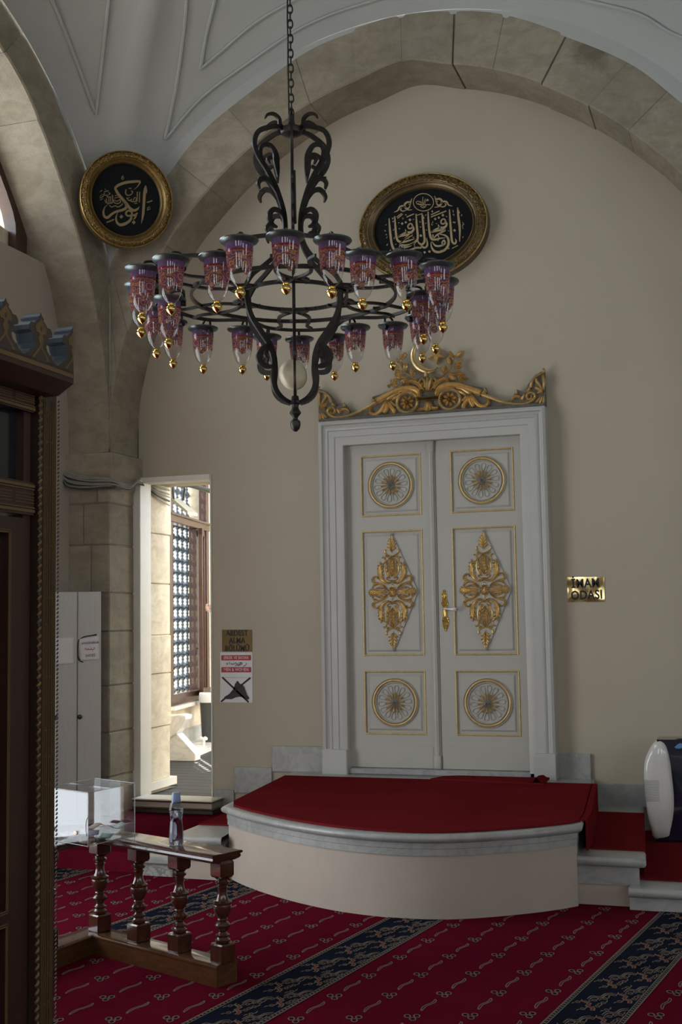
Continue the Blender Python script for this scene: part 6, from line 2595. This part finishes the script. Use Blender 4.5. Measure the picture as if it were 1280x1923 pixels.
g.box((SW1, th, 0.1), (8, 0, 4.6), MW)
g.box((SW0, th, 0.1), (SW1, 0, ZW0), MW)
struct(g, 'wall_side_room', M_stoneL, 'pale stone wall of the ablution room with the grilled window')
g = Geo()
g.box((-6.6, 9.33, 4.3), (-4.4, 18, 4.6))
struct(g, 'ceiling_side_room', M_white)
g = Geo()
g.box((-1.6, 9.33, 0.1), (-1.3, 18, 2.0))
g.box((-9, 17.8, 0.1), (-1.3, 18, 4.6))
struct(g, 'wall_side_room_right', M_stoneL)
portal(tuple(Vector(fw((SW0+SW1)/2, 2.5, -0.5))), 1.6, 3.6, (NVv[0], NVv[1], 0))
g = Geo()
g.box((SW0-0.02, -0.34, ZW0-0.06), (SW1+0.02, 0.10, ZW0-0.02), MW)
struct(g, 'window_3_sill', M_marblewhite)
# window frame
zT = 2.70
g = Geo()
for a, b in ((SW0, SW0+0.10), (SW1-0.10, SW1)):
    g.bbox((a, -0.05, ZW0-0.02), (b, 0.05, ZW1), 0.006, MW)
for a, b in ((ZW0-0.02, ZW0+0.10), (zT, zT+0.09)):
    g.bbox((SW0, -0.06, a), (SW1, 0.06, b), 0.006, MW)
g.bbox((SW0-0.02, -0.06, zT+0.075), (SW1+0.02, 0.08, zT+0.10), 0.004, MW)
g.bbox((2.90, -0.05, ZW0), (2.98, 0.05, zT), 0.005, MW)
w3 = struct(g, 'window_3', M_winwood, 'tall window with a wooden frame and iron grille in the ablution room', smooth=False)
# iron grille outside with a knot at each crossing
g = Geo()
zz = ZW0+0.02
nx, nz = 8, 26
cols_ = [SW0+(SW1-SW0)*(i+0.5)/nx for i in range(nx)]
rows_ = [ZW0+0.10+0.137*i for i in range(nz)]
for s_ in cols_:
    g.tube([fw(s_, ZW0-0.02, -0.20), fw(s_, ZW1, -0.20)], 0.013, n=8)
for z in rows_:
    g.tube([fw(SW0, z, -0.20), fw(SW1, z, -0.20)], 0.015, n=8)
    for s_ in cols_:
        g.lathe([(0.0, -0.045), (0.026, -0.032), (0.040, 0.0), (0.026, 0.032), (0.0, 0.045)], 8, fw(s_, z, -0.20))
    for i in range(nx-1):
        sm_ = (cols_[i]+cols_[i+1])/2
        g.lathe([(0.0, -0.02), (0.022, 0.0), (0.0, 0.02)], 6, fw(sm_, z, -0.20))
    for s_ in cols_:
        g.lathe([(0.0, -0.018), (0.024, 0.0), (0.0, 0.018)], 6, fw(s_, z+0.0685, -0.20))
gr = g.build('iron_grille', plain('painted_iron', (0.10, 0.12, 0.14), 0.4, 0.5))
gr.parent = w3
# open casement
H = P0w+DVv*3.37
best = None
for k in range(0, 120):
    a = radians(k)
    dr = -DVv*cos(a)+NVv*sin(a)
    e = H+dr*0.66
    f = np.array([e[0], e[1], 1.6])-CAM
    xp = IW/2+FL*(f@RGT)/(f@_f)
    if best is None or abs(xp-377) < best[0]:
        best = (abs(xp-377), a, dr)
dr = best[2]
nr = np.array([-dr[1], dr[0]])
MC = Matrix(((dr[0], nr[0], 0, H[0]), (dr[1], nr[1], 0, H[1]), (0, 0, 1, 0), (0, 0, 0, 1)))
z0c, z1c = ZW0+0.03, zT-0.01
cs = thing('window_casement', 'open wooden casement of the ablution room window, held by a hand', 'window', (float(H[0]), float(H[1]), z0c))
g = Geo()
for a, b, c, d in ((0, 0.07, z0c, z1c), (0.59, 0.66, z0c, z1c), (0, 0.66, z0c, z0c+0.08), (0, 0.66, z1c-0.08, z1c)):
    g.bbox((a, -0.025, c), (b, 0.025, d), 0.005, MC)
child(g.build('casement_frame', M_winwood, smooth=False), cs)
g = Geo()
g.box((0.07, -0.004, z0c+0.08), (0.59, 0.004, z1c-0.08), MC)
child(recalc(g.build('glass_pane', M_pane, smooth=False)), cs)
g = Geo()
g.tube([MC @ Vector((0.63, -0.03, 1.30)), MC @ Vector((0.63, -0.06, 1.30)), MC @ Vector((0.62, -0.065, 1.22))], 0.008, n=8)
child(g.build('casement_handle', M_rubber), cs)

# marble basin on a slanting pedestal, seen through the door
bs = thing('marble_basin', 'white marble foot basin on a slanted pedestal under the grilled window', 'basin', (-5.4, 11.1, 0.2))
YBs = 11.15


def WB_(x, y):
    return WY(x-7, y, YBs)


g = Geo()
bowl = [(290, 1345), (330, 1343), (345, 1341.5), (356, 1344), (355, 1351), (345, 1367), (333, 1381), (317, 1391), (290, 1400)]
inn = [(296, 1347), (343, 1345.5), (338, 1350), (317, 1358), (300, 1360)]
g.prism([WB_(*q) for q in bowl], frameY(YBs), 0.0, -0.16)
o = child(g.build('bowl', M_marblewhite, smooth=False), bs)
bv = o.modifiers.new('b', 'BEVEL')
bv.width = 0.02
bv.segments = 2
g = Geo()
ped = [(300, 1388), (335, 1380), (338, 1377), (373, 1416), (372, 1424), (300, 1446)]
pw = [WB_(*q) for q in ped]
pw[-1] = (pw[-1][0], 0.206)
pw[-2] = (pw[-2][0], 0.206)
g.prism(pw, frameY(YBs), -0.02, -0.14)
o = child(g.build('pedestal', M_marblewhite, smooth=False), bs)
bv = o.modifiers.new('b', 'BEVEL')
bv.width = 0.01
g = Geo()
g.box((1.5, 0.0, 0.2), (5.5, 0.42, 0.25), MW)
struct(g, 'trim_4', M_marblewhite, 'marble kerb running along the foot of the ablution room wall')
g = Geo()
g.box((0.4, 0.0, 0.25), (5.5, 0.03, 0.40), MW)
struct(g, 'trim_5', M_marble, 'grey marble skirting on the ablution room wall')
# bin with a white liner
pb_ = P0w+DVv*3.15+NVv*0.32
# place it on the ray through the picture's narrow gap at the door edge
db = ray(396, 1420)
tt = ((P0w-CAM[:2])@NVv+0.27)/(db[:2]@NVv)
pbn = CAM[:2]+db[:2]*tt
bn = thing('waste_bin', 'dark waste bin with a white liner beside the door edge in the ablution room', 'bin', (float(pbn[0]), float(pbn[1]), 0.25))
zt3 = zat(390, 1300, pbn)
hb_ = float(zt3)-0.25
g = Geo()
g.lathe([(0.10, 0.0), (0.125, hb_*0.85), (0.13, hb_*0.85+0.01)], 24)
o = g.build('bin_body', plain('bin_grey', (0.045, 0.05, 0.055), 0.35))
o.parent = bn
g = Geo()
g.caps = False
g.lathe([(0.132, hb_*0.80), (0.136, hb_*0.88), (0.128, hb_*0.99), (0.115, hb_)], 24)
o = g.build('bin_liner', M_paper)
o.parent = bn
fp = hit(382, 1397, 2, 0.26)
g = Geo()
for k in range(5):
    a = 2*pi*k/5
    g.lathe([(0, -0.02), (0.022, -0.01), (0.024, 0.01), (0, 0.022)], 8, (fp[0]+0.026*cos(a), fp[1]+0.026*sin(a), 0.315+0.008*sin(a*2)))
g.lathe([(0.02, 0.25), (0.022, 0.30), (0.0, 0.31)], 10, (fp[0], fp[1], 0))
o = g.build('drain_tap', M_marblewhite, loc=(float(fp[0]), float(fp[1]), 0.25))
tag(o, 'small white lobed tap standing on the marble kerb beside the basin', 'tap')

# floodlight and cable duct under the lintel
fl_o = thing('floodlight', 'flat floodlight on a bent bracket hanging inside the doorway top', 'light', (-5.0, 10.2, 2.6))
YFd = 10.3


def WF(x, y, Y=YFd):
    p = hit(x, y, 1, Y)
    return Vector(tuple(map(float, p)))


g = Geo()
q = [WF(319, 933), WF(346, 938, 10.5), WF(371, 965, 10.5), WF(325, 944)]
up_ = Vector((0, 0, 0.03))
vs = [WF(319, 932), WF(338, 938), WF(371, 966), WF(326, 946)]
top = [WF(319, 932, 10.3), WF(337, 937, 10.62), WF(371, 964, 10.62), WF(352, 960, 10.3)]
bot = [p-up_ for p in top]
g.add([tuple(p) for p in top+bot], [(0, 1, 2, 3), (7, 6, 5, 4), (0, 4, 5, 1), (1, 5, 6, 2), (2, 6, 7, 3), (3, 7, 4, 0)])
child(recalc(g.build('lamp_head', plain('floodlight_grey', (0.30, 0.29, 0.25), 0.5), smooth=False)), fl_o)
g = Geo()
g.tube(catmull([WF(326, 938, 10.32), WF(325, 918, 10.32), WF(328, 911, 10.4), WF(342, 911, 10.5), WF(346, 920, 10.6), WF(344, 940, 10.6)], 4), 0.012, n=8)
child(g.build('bracket', M_rubber), fl_o)
g = Geo()
a, b, c = WF(334, 911, 10.0), WF(356, 911, 10.0), WF(402, 924, 10.0)
g.tube([a, b, c], 0.022, n=8)
dct = child(g.build('cable_duct', plain('duct_grey', (0.12, 0.14, 0.15), 0.5)), fl_o)

# ================================================================== PERSON BEHIND THE DOOR EDGE, HAND ON THE CASEMENT
M_skin = plain('skin', (0.55, 0.33, 0.24), 0.5, var=0.05)
M_cloth = plain('grey_shirt', (0.22, 0.23, 0.26), 0.85, var=0.1)
M_trouser = plain('dark_trousers', (0.04, 0.045, 0.06), 0.85)
M_hair = plain('dark_hair', (0.02, 0.015, 0.012), 0.6)


def skin_body(name, verts, edges, radii, root, mat, parent, lvl=2):
    me = bpy.data.meshes.new(name)
    me.from_pydata([tuple(map(float, v)) for v in verts], edges, [])
    o = bpy.data.objects.new(name, me)
    COL.objects.link(o)
    m = o.modifiers.new('skin', 'SKIN')
    if not me.skin_vertices:
        bpy.context.view_layer.objects.active = o
    sv = me.skin_vertices[0].data
    for i, r_ in enumerate(radii):
        rr = r_ if isinstance(r_, tuple) else (r_, r_)
        sv[i].radius = rr
        sv[i].use_root = (i == root)
    s2 = o.modifiers.new('sub', 'SUBSURF')
    s2.levels = lvl
    s2.render_levels = lvl
    me.materials.append(mat)
    dg = bpy.context.evaluated_depsgraph_get()
    m2 = bpy.data.meshes.new_from_object(o.evaluated_get(dg))
    bpy.data.objects.remove(o)
    o = bpy.data.objects.new(name, m2)
    m2.polygons.foreach_set('use_smooth', [True]*len(m2.polygons))
    COL.objects.link(o)
    if parent is not None:
        o.parent = parent
        o.matrix_parent_inverse = Matrix.Translation(-parent.location)
    return o


# grip point on the free edge of the casement
fe = H+dr*0.60
gp = None
# the fingers meet the near face of the leaf; the wrist comes in from the right
GP = hit(383.5, 1139, 1, 12.93)
WR = hit(397.5, 1149, 1, 12.86)
hx = np.array([1, 0, 0.0])
per = thing('person', 'person hidden behind the doorway edge, a hand reaching to the open casement', 'person', (float(WR[0])+0.75, float(WR[1])+0.1, 0.2))
b0 = np.array([float(WR[0])+0.75, float(WR[1])+0.1, 0.2055])


def rel(x, y, z):
    return b0+np.array([x, y, z])


EL = rel(-0.42, 0.03, 1.30)
SHl = rel(-0.17, -0.0, 1.42)
V = [rel(0, 0, 0.95), rel(0, 0, 1.15), rel(0, 0, 1.38), rel(0, 0, 1.48), rel(-0.02, 0, 1.56), rel(-0.03, 0, 1.66),
     SHl, EL, np.array(WR)+np.array([0.03, 0, 0.0]), rel(0.19, 0, 1.42), rel(0.24, 0.02, 1.12), rel(0.22, -0.02, 0.86),
     rel(-0.10, 0, 0.88), rel(-0.11, 0.0, 0.48), rel(-0.11, 0.0, 0.08), rel(-0.14, -0.12, 0.035),
     rel(0.10, 0, 0.88), rel(0.11, 0.0, 0.48), rel(0.12, 0.0, 0.08), rel(0.12, -0.12, 0.035)]
Ed = [(0, 1), (1, 2), (2, 3), (3, 4), (4, 5), (2, 6), (6, 7), (7, 8), (2, 9), (9, 10), (10, 11), (0, 12), (12, 13), (13, 14), (14, 15), (0, 16), (16, 17), (17, 18), (18, 19)]
Rd = [(.15, .11), (.14, .10), (.17, .11), .06, .075, .085, .065, .045, .028, .065, .045, .035, .09, .06, .045, .035, .09, .06, .045, .035]
bdy = skin_body('body', V, Ed, Rd, 0, M_skin, per)
# shirt and trousers as slightly larger shells
keep = [0, 1, 2, 3, 6, 7, 9, 10]
mp = {k: i for i, k in enumerate(keep)}
skin_body('shirt', [V[k] for k in keep], [(mp[a], mp[b]) for a, b in Ed if a in mp and b in mp], [(.17, .13), (.16, .12), (.19, .13), .07, .082, .062, .082, .062], 0, M_cloth, per)
keep = [0, 12, 13, 14, 16, 17, 18]
mp = {k: i for i, k in enumerate(keep)}
skin_body('trousers', [V[k] for k in keep], [(mp[a], mp[b]) for a, b in Ed if a in mp and b in mp], [(.175, .135), .108, .080, .065, .108, .080, .065], 0, M_trouser, per)
# hand: palm and five fingers closing on the frame edge
W0 = np.array(WR)
G0 = np.array(GP)
dh = (G0-W0)
Lh = np.linalg.norm(dh)
dh = dh/Lh
upv = np.array([0, 0, 1.0])
sd = np.cross(dh, upv)
sd /= np.linalg.norm(sd)
hv, he, hr = [], [], []


def hadd(p, r_, par=None):
    hv.append(p)
    hr.append(r_)
    if par is not None:
        he.append((par, len(hv)-1))
    return len(hv)-1


w_ = hadd(W0+dh*0.0, (.026, .020))
pa = hadd(W0+dh*0.045, (.034, .016), w_)
kn = hadd(W0+dh*0.085, (.036, .014), pa)
for i, (zo, ln) in enumerate(((0.030, .9), (0.010, 1.0), (-0.010, .95), (-0.030, .78))):
    a = hadd(W0+dh*0.098+upv*zo, .0095, kn)
    b = hadd(W0+dh*(0.098+0.032*ln)+upv*(zo*1.05)+sd*0.006, .0088, a)
    c = hadd(W0+dh*(0.098+0.050*ln)+upv*(zo*1.0)+sd*0.026, .008, b)
    hadd(W0+dh*(0.098+0.046*ln)+upv*(zo*.95)+sd*0.044, .0068, c)
a = hadd(W0+dh*0.035+upv*0.034+sd*0.01, .012, w_)
b = hadd(W0+dh*0.070+upv*0.056+sd*0.018, .0105, a)
hadd(W0+dh*0.098+upv*0.062+sd*0.026, .008, b)
skin_body('hand', hv, he, hr, 0, M_skin, per, 2)
# head: face towards the window
g = Geo()
hc = rel(-0.04, -0.01, 1.68)
g.lathe([(0.0, -0.12), (0.035, -0.112), (0.058, -0.085), (0.070, -0.04), (0.076, 0.01), (0.076, 0.05), (0.062, 0.09), (0.035, 0.112), (0.0, 0.12)], 20, tuple(hc), None)
g.tube(catmull([tuple(hc+np.array(q)) for q in ((-0.072, 0, 0.02), (-0.092, 0, -0.015), (-0.074, 0, -0.025))], 3), [.008]*7, n=8)
for s_ in (-1, 1):
    g.tube([tuple(hc+np.array(q)) for q in ((-0.0, s_*0.074, 0.012), (0.004, s_*0.086, 0.0), (0.0, s_*0.076, -0.03))], [.012, .014, .008], n=8)
child(g.build('head', M_skin, angle=180), per)
g = Geo()
g.lathe([(0.080, 0.03), (0.084, 0.06), (0.070, 0.10), (0.04, 0.122), (0.0, 0.13)], 20, tuple(hc+np.array([0.012, 0, 0])))
child(g.build('hair', M_hair, angle=180), per)
g = Geo()
for s_ in (-1, 1):
    g.lathe([(0, -0.006), (0.008, 0), (0, 0.006)], 10, tuple(hc+np.array([-0.070, s_*0.028, 0.012])))
g.tube([tuple(hc+np.array((-0.070, -0.022, -0.055))), tuple(hc+np.array((-0.074, 0, -0.057))), tuple(hc+np.array((-0.070, 0.022, -0.055)))], .004, n=6)
child(g.build('face_features', M_hair), per)
